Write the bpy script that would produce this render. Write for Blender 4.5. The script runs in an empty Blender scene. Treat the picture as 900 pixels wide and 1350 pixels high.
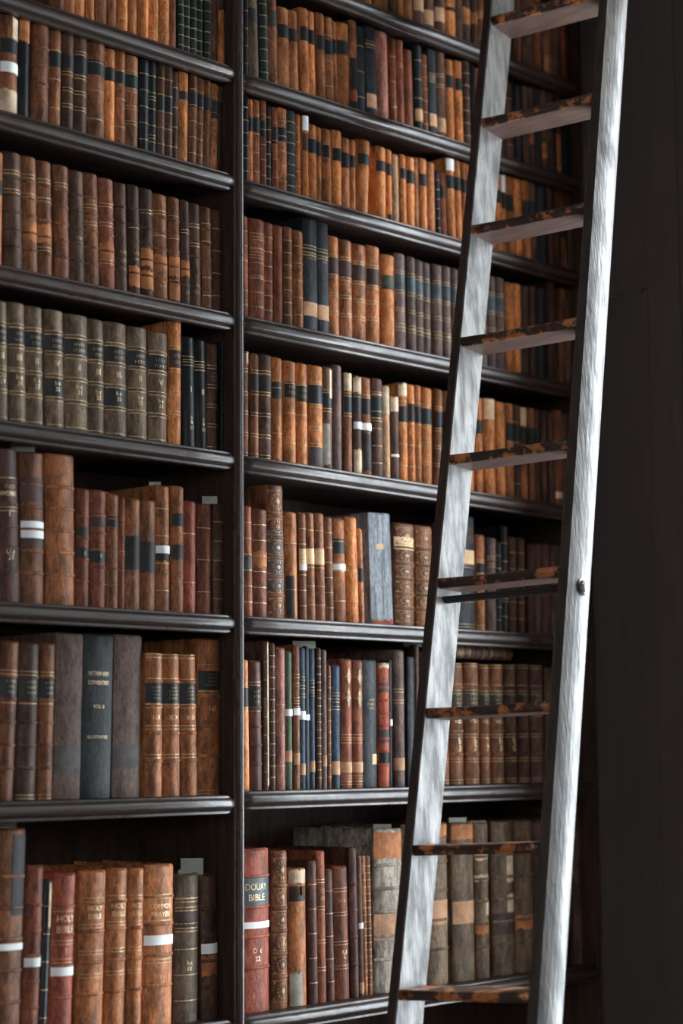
import bpy, math, random
from mathutils import Matrix, Vector
C = bpy.context.scene.collection
SC = bpy.context.scene
R = random.Random(11)

# ---------------------------------------------------------------- camera
cam_d = bpy.data.cameras.new('camera'); cam = bpy.data.objects.new('camera', cam_d); C.objects.link(cam)
rx, ux, fx = (0.69210, -0.72176, -0.00703), (-0.08162, -0.08794, 0.99278), (0.71717, 0.68653, 0.11978)
m = Matrix(((rx[0], ux[0], -fx[0], -3.0030), (rx[1], ux[1], -fx[1], -3.1923), (rx[2], ux[2], -fx[2], 1.65), (0, 0, 0, 1)))
cam.matrix_world = m
cam_d.sensor_fit = 'VERTICAL'; cam_d.sensor_height = 36.0; cam_d.sensor_width = 24.0
cam_d.lens = 2600.0 * 36.0 / 1350.0
cam_d.clip_start = 0.05
cam_d.dof.use_dof = True; cam_d.dof.focus_distance = 4.45; cam_d.dof.aperture_fstop = 1.7
SC.camera = cam
# ---------------------------------------------------------------- sky, window daylight, exposure
W = bpy.data.worlds.new('sky'); SC.world = W; W.use_nodes = True
bgn = W.node_tree.nodes['Background']; bgn.inputs[0].default_value = (0.84, 0.938, 1.0, 1); bgn.inputs[1].default_value = 23.5
WIN = (-1.80, -0.48, 0.50, 3.9)            # window opening in the right wall: y0, y1, z0, z1
XO = 2.15                                   # outer face of the thick window wall
FILL_OPENING = (-4.2, -3.4, 1.6, 3.6)              # unseen opening added behind the camera for fill light (x0, x1, z0, z1 in the back wall)
def portal(name, loc, rot, sx, sy):
    l = bpy.data.lights.new(name, 'AREA'); l.shape = 'RECTANGLE'; l.size = sx; l.size_y = sy; l.energy = 1.0
    l.cycles.is_portal = True
    o = bpy.data.objects.new(name, l); C.objects.link(o); o.location = loc; o.rotation_euler = rot
portal('window_daylight', (XO, (WIN[0]+WIN[1])/2, (WIN[2]+WIN[3])/2), (0, math.pi/2, 0), WIN[3]-WIN[2], WIN[1]-WIN[0])
SC.view_settings.view_transform = 'Standard'; SC.view_settings.look = 'None'
SC.view_settings.exposure = 0.0; SC.view_settings.gamma = 1.0; SC.view_settings.use_curve_mapping = False

# ---------------------------------------------------------------- materials
def mat(name, col, rough=0.5, spec=0.5, metal=0.0, dark=0.45, scale=(30, 30, 30), spread=0.18, bump=0.0, rvar=0.0, streak=None, coat=0.0, patch=None, psize=25.0, plim=0.6, bscale=(120,120,120), fine=0.0):
    """col with darker blotches, a per-object shift in value, optional fine relief and worn patches of a second colour"""
    M = bpy.data.materials.new(name); M.use_nodes = True
    nt = M.node_tree; N = nt.nodes; L = nt.links; p = N['Principled BSDF']
    p.inputs['Roughness'].default_value = rough; p.inputs['Specular IOR Level'].default_value = spec; p.inputs['Metallic'].default_value = metal
    p.inputs['Coat Weight'].default_value = coat; p.inputs['Coat Roughness'].default_value = 0.25
    tc = N.new('ShaderNodeTexCoord'); oi = N.new('ShaderNodeObjectInfo')
    off = N.new('ShaderNodeVectorMath'); off.operation = 'ADD'
    sc = N.new('ShaderNodeVectorMath'); sc.operation = 'SCALE'; sc.inputs['Scale'].default_value = 37.0
    cmb = N.new('ShaderNodeCombineXYZ')
    for i in range(3): L.new(oi.outputs['Random'], cmb.inputs[i])
    L.new(cmb.outputs[0], sc.inputs[0]); L.new(tc.outputs['Object'], off.inputs[0]); L.new(sc.outputs[0], off.inputs[1])
    mp = N.new('ShaderNodeMapping'); mp.inputs['Scale'].default_value = scale; L.new(off.outputs[0], mp.inputs[0])
    nz = N.new('ShaderNodeTexNoise'); nz.inputs['Scale'].default_value = 1.0; nz.inputs['Detail'].default_value = 5.0; nz.inputs['Roughness'].default_value = 0.62
    L.new(mp.outputs[0], nz.inputs['Vector'])
    rp = N.new('ShaderNodeValToRGB'); rp.color_ramp.elements[0].position = 0.38; rp.color_ramp.elements[1].position = 0.60
    rp.color_ramp.elements[0].color = tuple(c*dark for c in col) + (1,); rp.color_ramp.elements[1].color = tuple(col) + (1,)
    L.new(nz.outputs['Fac'], rp.inputs[0])
    src = rp.outputs[0]
    if patch:
        n2 = N.new('ShaderNodeTexNoise'); n2.inputs['Scale'].default_value = psize; n2.inputs['Detail'].default_value = 6.0; n2.inputs['Roughness'].default_value = 0.7
        L.new(off.outputs[0], n2.inputs['Vector'])
        r2 = N.new('ShaderNodeValToRGB'); r2.color_ramp.elements[0].position = plim; r2.color_ramp.elements[1].position = plim+0.05
        L.new(n2.outputs['Fac'], r2.inputs[0])
        mx = N.new('ShaderNodeMix'); mx.data_type = 'RGBA'; L.new(r2.outputs[0], mx.inputs['Factor']); L.new(src, mx.inputs[6]); mx.inputs[7].default_value = tuple(patch) + (1,)
        src = mx.outputs[2]
    if fine:
        mf = N.new('ShaderNodeMapping'); mf.inputs['Scale'].default_value = (260, 260, 70); L.new(off.outputs[0], mf.inputs[0])
        nf = N.new('ShaderNodeTexNoise'); nf.inputs['Scale'].default_value = 1.0; nf.inputs['Detail'].default_value = 6.0; nf.inputs['Roughness'].default_value = 0.75
        L.new(mf.outputs[0], nf.inputs['Vector'])
        rf = N.new('ShaderNodeMapRange'); rf.inputs['From Min'].default_value = 0.33; rf.inputs['From Max'].default_value = 0.62
        rf.inputs['To Min'].default_value = 1-fine; rf.inputs['To Max'].default_value = 1.12
        L.new(nf.outputs['Fac'], rf.inputs[0])
        ml = N.new('ShaderNodeMix'); ml.data_type = 'RGBA'; ml.blend_type = 'MULTIPLY'; ml.inputs['Factor'].default_value = 1.0
        L.new(src, ml.inputs[6]); L.new(rf.outputs[0], ml.inputs[7]); src = ml.outputs[2]
    hs = N.new('ShaderNodeHueSaturation'); mr = N.new('ShaderNodeMapRange')
    mr.inputs['To Min'].default_value = 1-spread; mr.inputs['To Max'].default_value = 1+spread
    L.new(oi.outputs['Random'], mr.inputs[0]); L.new(mr.outputs[0], hs.inputs['Value']); L.new(src, hs.inputs['Color'])
    L.new(hs.outputs[0], p.inputs['Base Color'])
    if rvar:
        m3 = N.new('ShaderNodeMapRange'); m3.inputs['To Min'].default_value = rough+rvar; m3.inputs['To Max'].default_value = rough-rvar
        m3.inputs['From Min'].default_value = 0.3; m3.inputs['From Max'].default_value = 0.7
        L.new(nz.outputs['Fac'], m3.inputs[0]); L.new(m3.outputs[0], p.inputs['Roughness'])
    if bump:
        mb = N.new('ShaderNodeMapping'); mb.inputs['Scale'].default_value = bscale; L.new(off.outputs[0], mb.inputs[0])
        nb = N.new('ShaderNodeTexNoise'); nb.inputs['Scale'].default_value = 1.0; nb.inputs['Detail'].default_value = 4.0; L.new(mb.outputs[0], nb.inputs['Vector'])
        b = N.new('ShaderNodeBump'); b.inputs['Strength'].default_value = bump; b.inputs['Distance'].default_value = 0.002
        L.new(nb.outputs['Fac'], b.inputs['Height']); L.new(b.outputs[0], p.inputs['Normal'])
    return M
def leather(n, col, dark=0.5, rough=0.5, patch=None, plim=0.62, scale=(45, 45, 14)):
    return mat('leather_'+n, col, rough+.06, 0.21, dark=dark*.75, scale=scale, spread=0.24, bump=0.5, patch=patch, plim=plim, psize=30, fine=0.68)
LE = {
 'a': leather('orange_tan', (0.70, 0.245, 0.075), 0.55, patch=(0.34, 0.105, 0.035), plim=0.60),
 'b': leather('tan_brown', (0.50, 0.178, 0.064), 0.5, patch=(0.17, 0.075, 0.04), plim=0.58),
 'c': leather('brown', (0.29, 0.108, 0.046), 0.45, patch=(0.33, 0.14, 0.055), plim=0.62),
 'd': leather('dark_brown', (0.130, 0.062, 0.038), 0.45, patch=(0.22, 0.10, 0.05), plim=0.64),
 'e': leather('reddish_brown', (0.33, 0.095, 0.044), 0.5, patch=(0.12, 0.05, 0.035), plim=0.6),
 'f': leather('maroon_brown', (0.125, 0.050, 0.036), 0.5),
 'g': leather('greyish_brown', (0.215, 0.138, 0.085), 0.5, patch=(0.10, 0.075, 0.055), plim=0.58),
 'h': leather('black', (0.020, 0.022, 0.025), 0.6, rough=0.38),
 'i': leather('dark_green', (0.030, 0.044, 0.038), 0.6, rough=0.4),
 'j': leather('slate_grey', (0.26, 0.28, 0.31), 0.45, scale=(60, 60, 5)),
 'k': leather('dark_blue', (0.045, 0.075, 0.115), 0.6),
 'l': leather('green', (0.085, 0.115, 0.060), 0.7),
 'm': leather('mauve_brown', (0.185, 0.115, 0.100), 0.55),
 'n': leather('charcoal', (0.038, 0.042, 0.048), 0.6),
 'o': leather('dull_brown_cloth', (0.150, 0.098, 0.078), 0.75, rough=0.7),
 'p': leather('red', (0.46, 0.105, 0.055), 0.6, patch=(0.24, 0.065, 0.04), plim=0.62),
 'q': leather('worn_grey', (0.40, 0.34, 0.27), 0.45, patch=(0.20, 0.14, 0.10), plim=0.56),
 'r': leather('dusty_red', (0.42, 0.165, 0.12), 0.6),
 'T': leather('pale_tan', (0.56, 0.31, 0.17), 0.7),
}
PA_SPEC = 0.25
PA = {
 'K': mat('label_black', (0.016, 0.018, 0.020), 0.52, spec=PA_SPEC, dark=0.6), 'k': mat('label_worn_black', (0.040, 0.032, 0.028), 0.60, spec=PA_SPEC, dark=0.5),
 'M': mat('label_maroon', (0.070, 0.036, 0.030), 0.60, spec=PA_SPEC, dark=0.5), 'G': mat('label_green', (0.060, 0.075, 0.045), 0.60, spec=PA_SPEC, dark=0.4),
 'S': mat('label_slate', (0.085, 0.105, 0.115), 0.50, spec=PA_SPEC, dark=0.5), 'C': mat('label_cream', (0.68, 0.46, 0.27), 0.80, spec=PA_SPEC, dark=0.75),
 'T': mat('label_tan', (0.52, 0.29, 0.165), 0.80, spec=PA_SPEC, dark=0.6), 'O': mat('worn_orange', (0.50, 0.185, 0.065), 0.70, spec=PA_SPEC, dark=0.5),
 'P': mat('torn_pale_leather', (0.66, 0.50, 0.35), 0.90, spec=PA_SPEC, dark=0.55), 'q': mat('torn_grey_board', (0.42, 0.40, 0.34), 0.90, spec=PA_SPEC, dark=0.6),
 'N': mat('faded_dark_patch', (0.085, 0.070, 0.066), 0.70, spec=PA_SPEC, dark=0.6), 'H': mat('black_stain', (0.028, 0.026, 0.026), 0.60, spec=PA_SPEC, dark=0.5),
 'W': mat('white_paper', (0.84, 0.85, 0.84), 0.90, spec=PA_SPEC, dark=0.9, spread=0.05), 'w': mat('white_paint', (0.80, 0.78, 0.72), 0.90, spec=PA_SPEC, dark=0.9), 'p': mat('red_tear', (0.42, 0.10, 0.05), 0.90, spec=PA_SPEC),
}
GILTB = mat('gilt_letters', (0.80, 0.60, 0.33), 0.42, metal=0.3, dark=0.6, scale=(90, 90, 90))
GILTD = mat('gilt_worn', (0.40, 0.24, 0.115), 0.5, metal=0.2, dark=0.4, scale=(90, 90, 90))
GILT = mat('gilt', (0.52, 0.35, 0.17), 0.45, metal=0.35, dark=0.55, scale=(90, 90, 90))
PAGES = mat('page_edges', (0.26, 0.20, 0.14), 0.9, dark=0.5, scale=(400, 20, 20))
SLIP = mat('slip_paper', (0.40, 0.41, 0.35), 0.85, dark=0.85)
WOOD = mat('dark_oak', (0.045, 0.024, 0.018), 0.42, dark=0.45, scale=(6, 60, 60), bump=0.12, rvar=0.10, spread=0.1)
LIPM = mat('polished_oak_moulding', (0.040, 0.024, 0.020), 0.34, spec=0.48, dark=0.5, scale=(9, 30, 30), bump=0.25, rvar=0.10, spread=0.1, coat=0.0, bscale=(40, 160, 160), patch=(0.012, 0.009, 0.008), psize=60, plim=0.68)
BEADM = mat('polished_oak_bead', (0.060, 0.040, 0.034), 0.32, spec=0.7, dark=0.5, scale=(40, 40, 8), bump=0.2, rvar=0.10, spread=0.1, coat=0.3)
INNER = mat('case_interior_oak', (0.055, 0.030, 0.021), 0.7, spec=0.25, dark=0.5, scale=(40, 40, 6), spread=0.05)
PANEL = mat('wall_panelling', (0.075, 0.066, 0.062), 0.6, spec=0.3, dark=0.85, scale=(40, 40, 4), spread=0.05)
LADW = mat('ladder_varnished_oak', (0.105, 0.092, 0.084), 0.47, spec=0.20, dark=0.30, scale=(30, 30, 9), patch=(0.04, 0.03, 0.026), psize=60, plim=0.62, bump=0.55, rvar=0.16, spread=0.05, coat=0.0, bscale=(150, 150, 16))
LADE = mat('ladder_edge_oak', (0.050, 0.036, 0.030), 0.5, spec=0.4, dark=0.5, scale=(40, 40, 8), spread=0.05, bump=0.2, patch=(0.30, 0.14, 0.07), psize=40, plim=0.70)
TREAD = mat('ladder_tread_worn', (0.050, 0.032, 0.026), 0.45, spec=0.5, dark=0.5, scale=(50, 12, 50), bump=0.3, spread=0.05, patch=(0.46, 0.17, 0.06), psize=22, plim=0.51)
UNDER = mat('ladder_tread_underside_bounce', (0.098, 0.054, 0.043), 0.5, spec=0.4, dark=0.6, scale=(60, 12, 60), spread=0.05)  # lighter and redder than the tread: floor bounce put into the colour
IRON = mat('black_iron', (0.02, 0.02, 0.02), 0.45, dark=0.6)
NUT = mat('worn_steel', (0.42, 0.40, 0.37), 0.5, metal=0.5, dark=0.5, scale=(200, 200, 200))
PLASTER = mat('plaster', (0.30, 0.27, 0.25), 0.9, dark=0.8, scale=(3, 3, 3), spread=0)
FLOORM = mat('floor_oak', (0.26, 0.15, 0.10), 0.5, dark=0.6, scale=(4, 30, 30), spread=0)

# ---------------------------------------------------------------- mesh helpers
def mesh(name, V, F, smooth=False):
    me = bpy.data.meshes.new(name); me.from_pydata(V, [], F); me.update()
    if smooth:
        me.polygons.foreach_set('use_smooth', [True]*len(me.polygons)); me.set_sharp_from_angle(angle=math.radians(38))
    return me
def link(name, me, m, parent=None, kind=None):
    if m and not me.materials: me.materials.append(m)
    o = bpy.data.objects.new(name, me); C.objects.link(o)
    if parent: o.parent = parent
    if kind: o['kind'] = kind
    return o
def empty(name, loc, label, cat, group=None):
    o = bpy.data.objects.new(name, None); C.objects.link(o); o.location = loc; o['label'] = label; o['category'] = cat
    o.empty_display_size = 0.05
    if group: o['group'] = group
    return o
def box(x0, x1, y0, y1, z0, z1):
    V = [(x0,y0,z0),(x1,y0,z0),(x1,y1,z0),(x0,y1,z0),(x0,y0,z1),(x1,y0,z1),(x1,y1,z1),(x0,y1,z1)]
    return V, [(0,3,2,1),(4,5,6,7),(0,1,5,4),(1,2,6,5),(2,3,7,6),(3,0,4,7)]
def join(*parts):
    V, F = [], []
    for v, f in parts:
        n = len(V); V += v; F += [tuple(i+n for i in q) for q in f]
    return V, F
def bevel(o, w, seg=2):
    b = o.modifiers.new('soft_edges', 'BEVEL'); b.width = w; b.segments = seg; b.limit_method = 'ANGLE'
def structure(name, V, F, m):
    o = link(name, mesh(name, V, F), m, kind='structure'); return o

# ---------------------------------------------------------------- room shell
XW = 1.31
structure('floor', *box(-4.5, XO, -5.0, 0.4, -0.05, 0.0), FLOORM)
structure('ceiling', *box(-4.5, XO, -5.0, 0.4, 5.6, 5.7), PLASTER)
structure('wall_left', *box(-4.62, -4.5, -5.0, 0.4, -0.05, 5.7), PLASTER)
structure('wall_front', *box(-4.5, XO, 0.4, 0.5, -0.05, 5.7), PANEL)
hx0, hx1, hz0, hz1 = FILL_OPENING
structure('wall_back', *join(box(-4.62, hx0, -5.1, -5.0, -0.05, 5.7), box(hx1, XO, -5.1, -5.0, -0.05, 5.7), box(hx0, hx1, -5.1, -5.0, -0.05, hz0), box(hx0, hx1, -5.1, -5.0, hz1, 5.7)), PLASTER)
y0, y1, z0, z1 = WIN
wr = structure('wall_right', *join(box(XW+.012, XO, -5.1, y0, -0.05, 5.7), box(XW+.012, XO, y1, 0.4, -0.05, 5.7), box(XW+.012, XO, y0, y1, -0.05, z0), box(XW+.012, XO, y0, y1, z1, 5.7)), PLASTER)
# oak panelling of the pier beside the window: boards with open joints
for (a, b, c, d, dx) in ((-0.204, -0.004, 0.0, 2.868, 0.0), (-0.204, -0.004, 2.874, 5.6, 0.002), (-0.309, -0.207, 0.0, 5.6, -0.003), (-0.455, -0.312, 0.0, 5.6, -0.001)):
    o = link('panel', mesh('panel', *box(XW+dx, XW+.012, a, b, c, d)), PANEL, wr); bevel(o, .0012)
o = link('panel_rail', mesh('panel_rail', *box(XW-.006, XW+.001, -0.19, -0.03, 2.862, 2.872)), PANEL, wr); bevel(o, .002)
# beam of the gallery above, against which the ladder rests
structure('trim_1', *box(1.137, 1.31, -1.25, 0.39, 4.36, 4.62), WOOD)
# window frame
wf = structure('window_1', *join(box(1.98, 2.06, y0, y0+.06, z0, z1), box(1.98, 2.06, y1-.06, y1, z0, z1), box(1.98, 2.06, y0+.06, y1-.06, z0, z0+.07), box(1.98, 2.06, y0+.06, y1-.06, z1-.07, z1)), WOOD)
for zz in (1.62, 2.5, 3.38): link('glazing_bar', mesh('glazing_bar', *box(2.0, 2.04, y0+.06, y1-.06, zz-.012, zz+.012)), WOOD, wf)

# ---------------------------------------------------------------- the bookcase
case = empty('bookcase', (0, 0, 0), 'tall dark oak built-in bookcase with moulded shelves filled with old books', 'bookcase')
SHELF = {'R0': (3.4869, 0.0), 'R1': (3.2008, 0.012), 'R2': (2.9502, 0.0), 'R3': (2.6311, 0.00251), 'R4': (2.3111, -0.012), 'R5': (1.9486, 0.0), 'R6': (1.5604, 0.0), 'R7': (1.0729, 0.00839), 'L1': (3.2077, 0.0), 'L2': (2.9539, 0.0), 'L3': (2.6305, 0.0), 'L4': (2.3133, 0.0), 'L5': (1.9482, 0.0), 'L6': (1.5532, 0.0), 'L7': (1.0729, 0.0), 'L0': (3.4869, 0.0)}
LIP = [(.016, 0), (.003, 0), (.0015, -.0015), (.0015, -.005)] + [(.0015-.0135*math.sin(math.pi*(i+.35)/9.0), -.0185+.0132*math.cos(math.pi*(i+.35)/9.0)) for i in range(9)] + [(.002, -.033), (.0005, -.0345), (.0005, -.039), (.003, -.041), (.016, -.041)]
def lip_mesh(x0, x1, z, k):
    xs = [(x0, .62), (x0+.008, .86), (x0+.022, 1.0)] + [(x0+.022+(x1-x0-.044)*i/10, 1.0) for i in range(1, 10)] + [(x1-.022, 1.0), (x1-.008, .86), (x1, .62)]
    V, F = [], []; n = len(LIP)
    for x, s in xs:
        for (y, h) in LIP: V.append((x, .016-(.016-y)*s, z+k*x-.020+(h+.020)*(0.35+.65*s)))
    for i in range(len(xs)-1):
        for j in range(n-1): F.append((i*n+j, i*n+j+1, (i+1)*n+j+1, (i+1)*n+j))
        F.append((i*n+n-1, i*n, (i+1)*n, (i+1)*n+n-1))
    F.append(tuple(range(n-1, -1, -1))); F.append(tuple((len(xs)-1)*n+j for j in range(n)))
    return V, F
TOP = 4.18
rows_all = dict(SHELF)
for b in 'LR':
    rows_all[b+'x'] = (3.78, 0.0); rows_all[b+'8'] = (0.56, 0.0); rows_all[b+'9'] = (0.10, 0.0)
for key, (z, k) in rows_all.items():
    xa, xb = (-1.294, -.0125) if key[0] == 'L' else (.0125, 1.2955)
    V, F = box(xa, xb, .012, .329, z-.027, z)
    V = [(x, y, h+k*x) for x, y, h in V]
    s = link('shelf', mesh('shelf', V, F), WOOD, case)
    V, F = lip_mesh(xa+.001, xb-.001, z, k)
    link('shelf_moulding', mesh('shelf_moulding', V, F, True), LIPM, s)
def upright(x, hw):
    V, F = box(x-hw*.85, x+hw*.85, .004, .329, .02, TOP)
    u = link('upright', mesh('upright', V, F), INNER, case)
    # beaded front strip
    pr = [(-1, .004), (-1, -.001), (-.62, -.001), (-.56, .001)] + [(.5*math.cos(a), -.001-.0115*math.sin(a)) for a in [math.pi-math.pi*i/8 for i in range(9)]] + [(.56, .001), (.62, -.001), (1, -.001), (1, .004)]
    n = len(pr); V = [(x+hw*a, b, h) for h in (.02, TOP) for a, b in pr]
    F = [(i, i+1, n+i+1, n+i) for i in range(n-1)] + [tuple(range(n-1, -1, -1)), tuple(range(n, 2*n))]
    link('upright_bead', mesh('upright_bead', V, F, True), BEADM, u)
    for sgn in (-1, 1):
        link('side_fillet', mesh('side_fillet', *box(x+sgn*hw*.85-(.003 if sgn < 0 else 0), x+sgn*hw*.85+(.003 if sgn > 0 else 0), .034, .048, .6, TOP-.1)), INNER, u)
    return u
upright(0.0, .014); upright(-1.304, .012)
link('side_panel', mesh('side_panel', *box(1.2965, 1.3095, -.002, .329, .02, TOP)), INNER, case)
link('back_panel', mesh('back_panel', *box(-1.31, 1.3095, .331, .36, .02, TOP)), INNER, case)
link('cornice', mesh('cornice', *join(box(-1.33, 1.3095, -.04, .36, TOP+.06, TOP+.13), box(-1.32, 1.3095, -.02, .36, TOP, TOP+.06))), WOOD, case)
link('plinth', mesh('plinth', *box(-1.32, 1.3095, -.012, .36, .0, .02)), WOOD, case)

# ---------------------------------------------------------------- books
def spine(u, w, b): return (u*w/2, -b*(1-u*u))
NS = 9
def binding(w, H, D, b, t=.003):
    t = min(t, w*.22)
    us = [-.97+1.94*i/NS for i in range(NS+1)]
    g = min(.0012, w*.05)
    outer = [(-w/2, D), (-w/2, .011), (-w/2+g, .006), (-w/2, .0018)] + [spine(u, w, b) for u in us] + [(w/2, .0018), (w/2-g, .006), (w/2, .011), (w/2, D)]
    inner = [(-w/2+t, D), (-w/2+t, .011), (-w/2+t, .009), (-w/2+t, .007)] + [(u*(w/2-t), .004) for u in us] + [(w/2-t, .007), (w/2-t, .009), (w/2-t, .011), (w/2-t, D)]
    n = len(outer); V, F = [], []
    def ring(pts, z): V.extend((x, y, z) for x, y in pts)
    lerp = lambda s: [(a[0]+(c[0]-a[0])*s, a[1]+(c[1]-a[1])*s) for a, c in zip(outer, inner)]
    ring(inner, .001); ring(outer, .0); ring(outer, H-.005); ring(lerp(.3), H-.0015); ring(lerp(.6), H); ring(lerp(1), H-.001)
    for k in range(5):
        for i in range(n-1): F.append((k*n+i, k*n+i+1, (k+1)*n+i+1, (k+1)*n+i))
    for i in range(n-1): F.append((5*n+i, 5*n+i+1, i+1, i))
    for e in (0, n-1):
        q = [k*n+e for k in range(6)]; F.append(tuple(q if e == 0 else q[::-1]))
    return V, F
def pages(w, H, D, t=.003):
    t = min(t, w*.22)
    return box(-w/2+t+.0003, w/2-t-.0003, .0075, D-.004, .0015, H-.005)
def strip(w, b, z0, z1, off=.0006, u0=-.96, u1=.96, n=9, jag=0.0, rnd=None):
    V, F = [], []
    for i in range(n+1):
        u = u0+(u1-u0)*i/n; x, y = spine(u, w, b)
        j0 = (rnd.uniform(-1, 1)*jag if jag else 0); j1 = (rnd.uniform(-1, 1)*jag if jag else 0)
        a0 = max(.0006, z0+j0); a1 = max(a0+.0004, z1+j1)
        V += [(x, y-off, a0), (x, y-off, a1), (x, y+.0015, a1), (x, y+.0015, a0)]
    for i in range(n):
        a, c = 4*i, 4*i+4
        F += [(a, c, c+1, a+1), (a+1, c+1, c+2, a+2), (a+3, a, c, c+3)[::-1]]
    F += [(0, 1, 2, 3), (4*n, 4*n+3, 4*n+2, 4*n+1)]
    return V, F
def band(w, b, hh=.0030, off=.0026):
    V, F = [], []; n = 9
    prof = [(-1, -.0004), (-.6, off*.8), (0, off), (.6, off*.8), (1, -.0004)]
    for i in range(n+1):
        u = -.985+1.97*i/n; x, y = spine(u, w, b)
        V += [(x*(1.0), y-o, hh*s) for s, o in prof]
    m_ = len(prof)
    for i in range(n):
        for j in range(m_-1): F.append((i*m_+j, (i+1)*m_+j, (i+1)*m_+j+1, i*m_+j+1))
    return V, F
def flat(w, b, poly, off=.0010):
    """a flat polygon (x in half widths, z) wrapped on the spine"""
    V = []
    for u, z in poly:
        x, y = spine(max(-.95, min(.95, u)), w, b); V.append((x, y-off, z))
    return V, [tuple(range(len(V)))]
_txt = {}
def text_geo(s):
    if s not in _txt:
        cu = bpy.data.curves.new('t', 'FONT'); cu.body = s; cu.align_x = 'CENTER'; cu.resolution_u = 2
        ob = bpy.data.objects.new('t', cu); me = bpy.data.meshes.new_from_object(ob)
        V = [v.co[:2] for v in me.vertices]; F = [tuple(p.vertices) for p in me.polygons]
        bpy.data.meshes.remove(me); bpy.data.objects.remove(ob); bpy.data.curves.remove(cu)
        xs = [v[0] for v in V]; ys = [v[1] for v in V]
        cx = (min(xs)+max(xs))/2; y0 = min(ys); h = max(ys)-y0
        _txt[s] = ([((x-cx)/h, (y-y0)/h-.5) for x, y in V], F, (max(xs)-min(xs))/h)
    return _txt[s]
def lettering(w, b, s, zc, h):
    V, F, wd = text_geo(s)
    k = min(1.0, .68*w/(wd*h)) if wd > 0 else 1
    out = []
    for x, z in V:
        u = max(-.95, min(.95, x*h*k/(w/2)-.02)); X, Y = spine(u, w, b); out.append((X, Y-.0014, zc+z*h))
    return out, F
def marks(w, b, z0, z1, rows, rnd):
    P = []; h = (z1-z0)/(rows*1.75)
    for r in range(rows):
        zc = z1-(r+.5)*(z1-z0)/rows
        half = rnd.uniform(.42, .66); n = rnd.choice((5, 6, 7, 8))
        for i in range(n):
            u = -half+2*half*(i+.5)/n+.06; d = half/n*.42
            k = rnd.choice((0, 1, 2))
            P.append(flat(w, b, [(u-d, zc-h/2), (u-d*.2, zc-h/2), (u-d*.2, zc+h/2), (u-d, zc+h/2)], .0014))
            if k: P.append(flat(w, b, [(u-d*.2, zc+(h/2-h*.25 if k == 1 else -h*.1)), (u+d, zc+(h/2-h*.25 if k == 1 else -h*.1)), (u+d, zc+(h/2 if k == 1 else h*.15)), (u-d*.2, zc+(h/2 if k == 1 else h*.15))], .0014))
    return join(*P)
def rng_of(o):
    a = o[1:]; half = ''
    if a[-1] in 'lrc': half = a[-1]; a = a[:-1]
    a, _, c = a.partition(':'); lo, hi = a.split('-')
    return float(lo)/100, float(hi)/100, half, int(c) if c else 1
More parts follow.
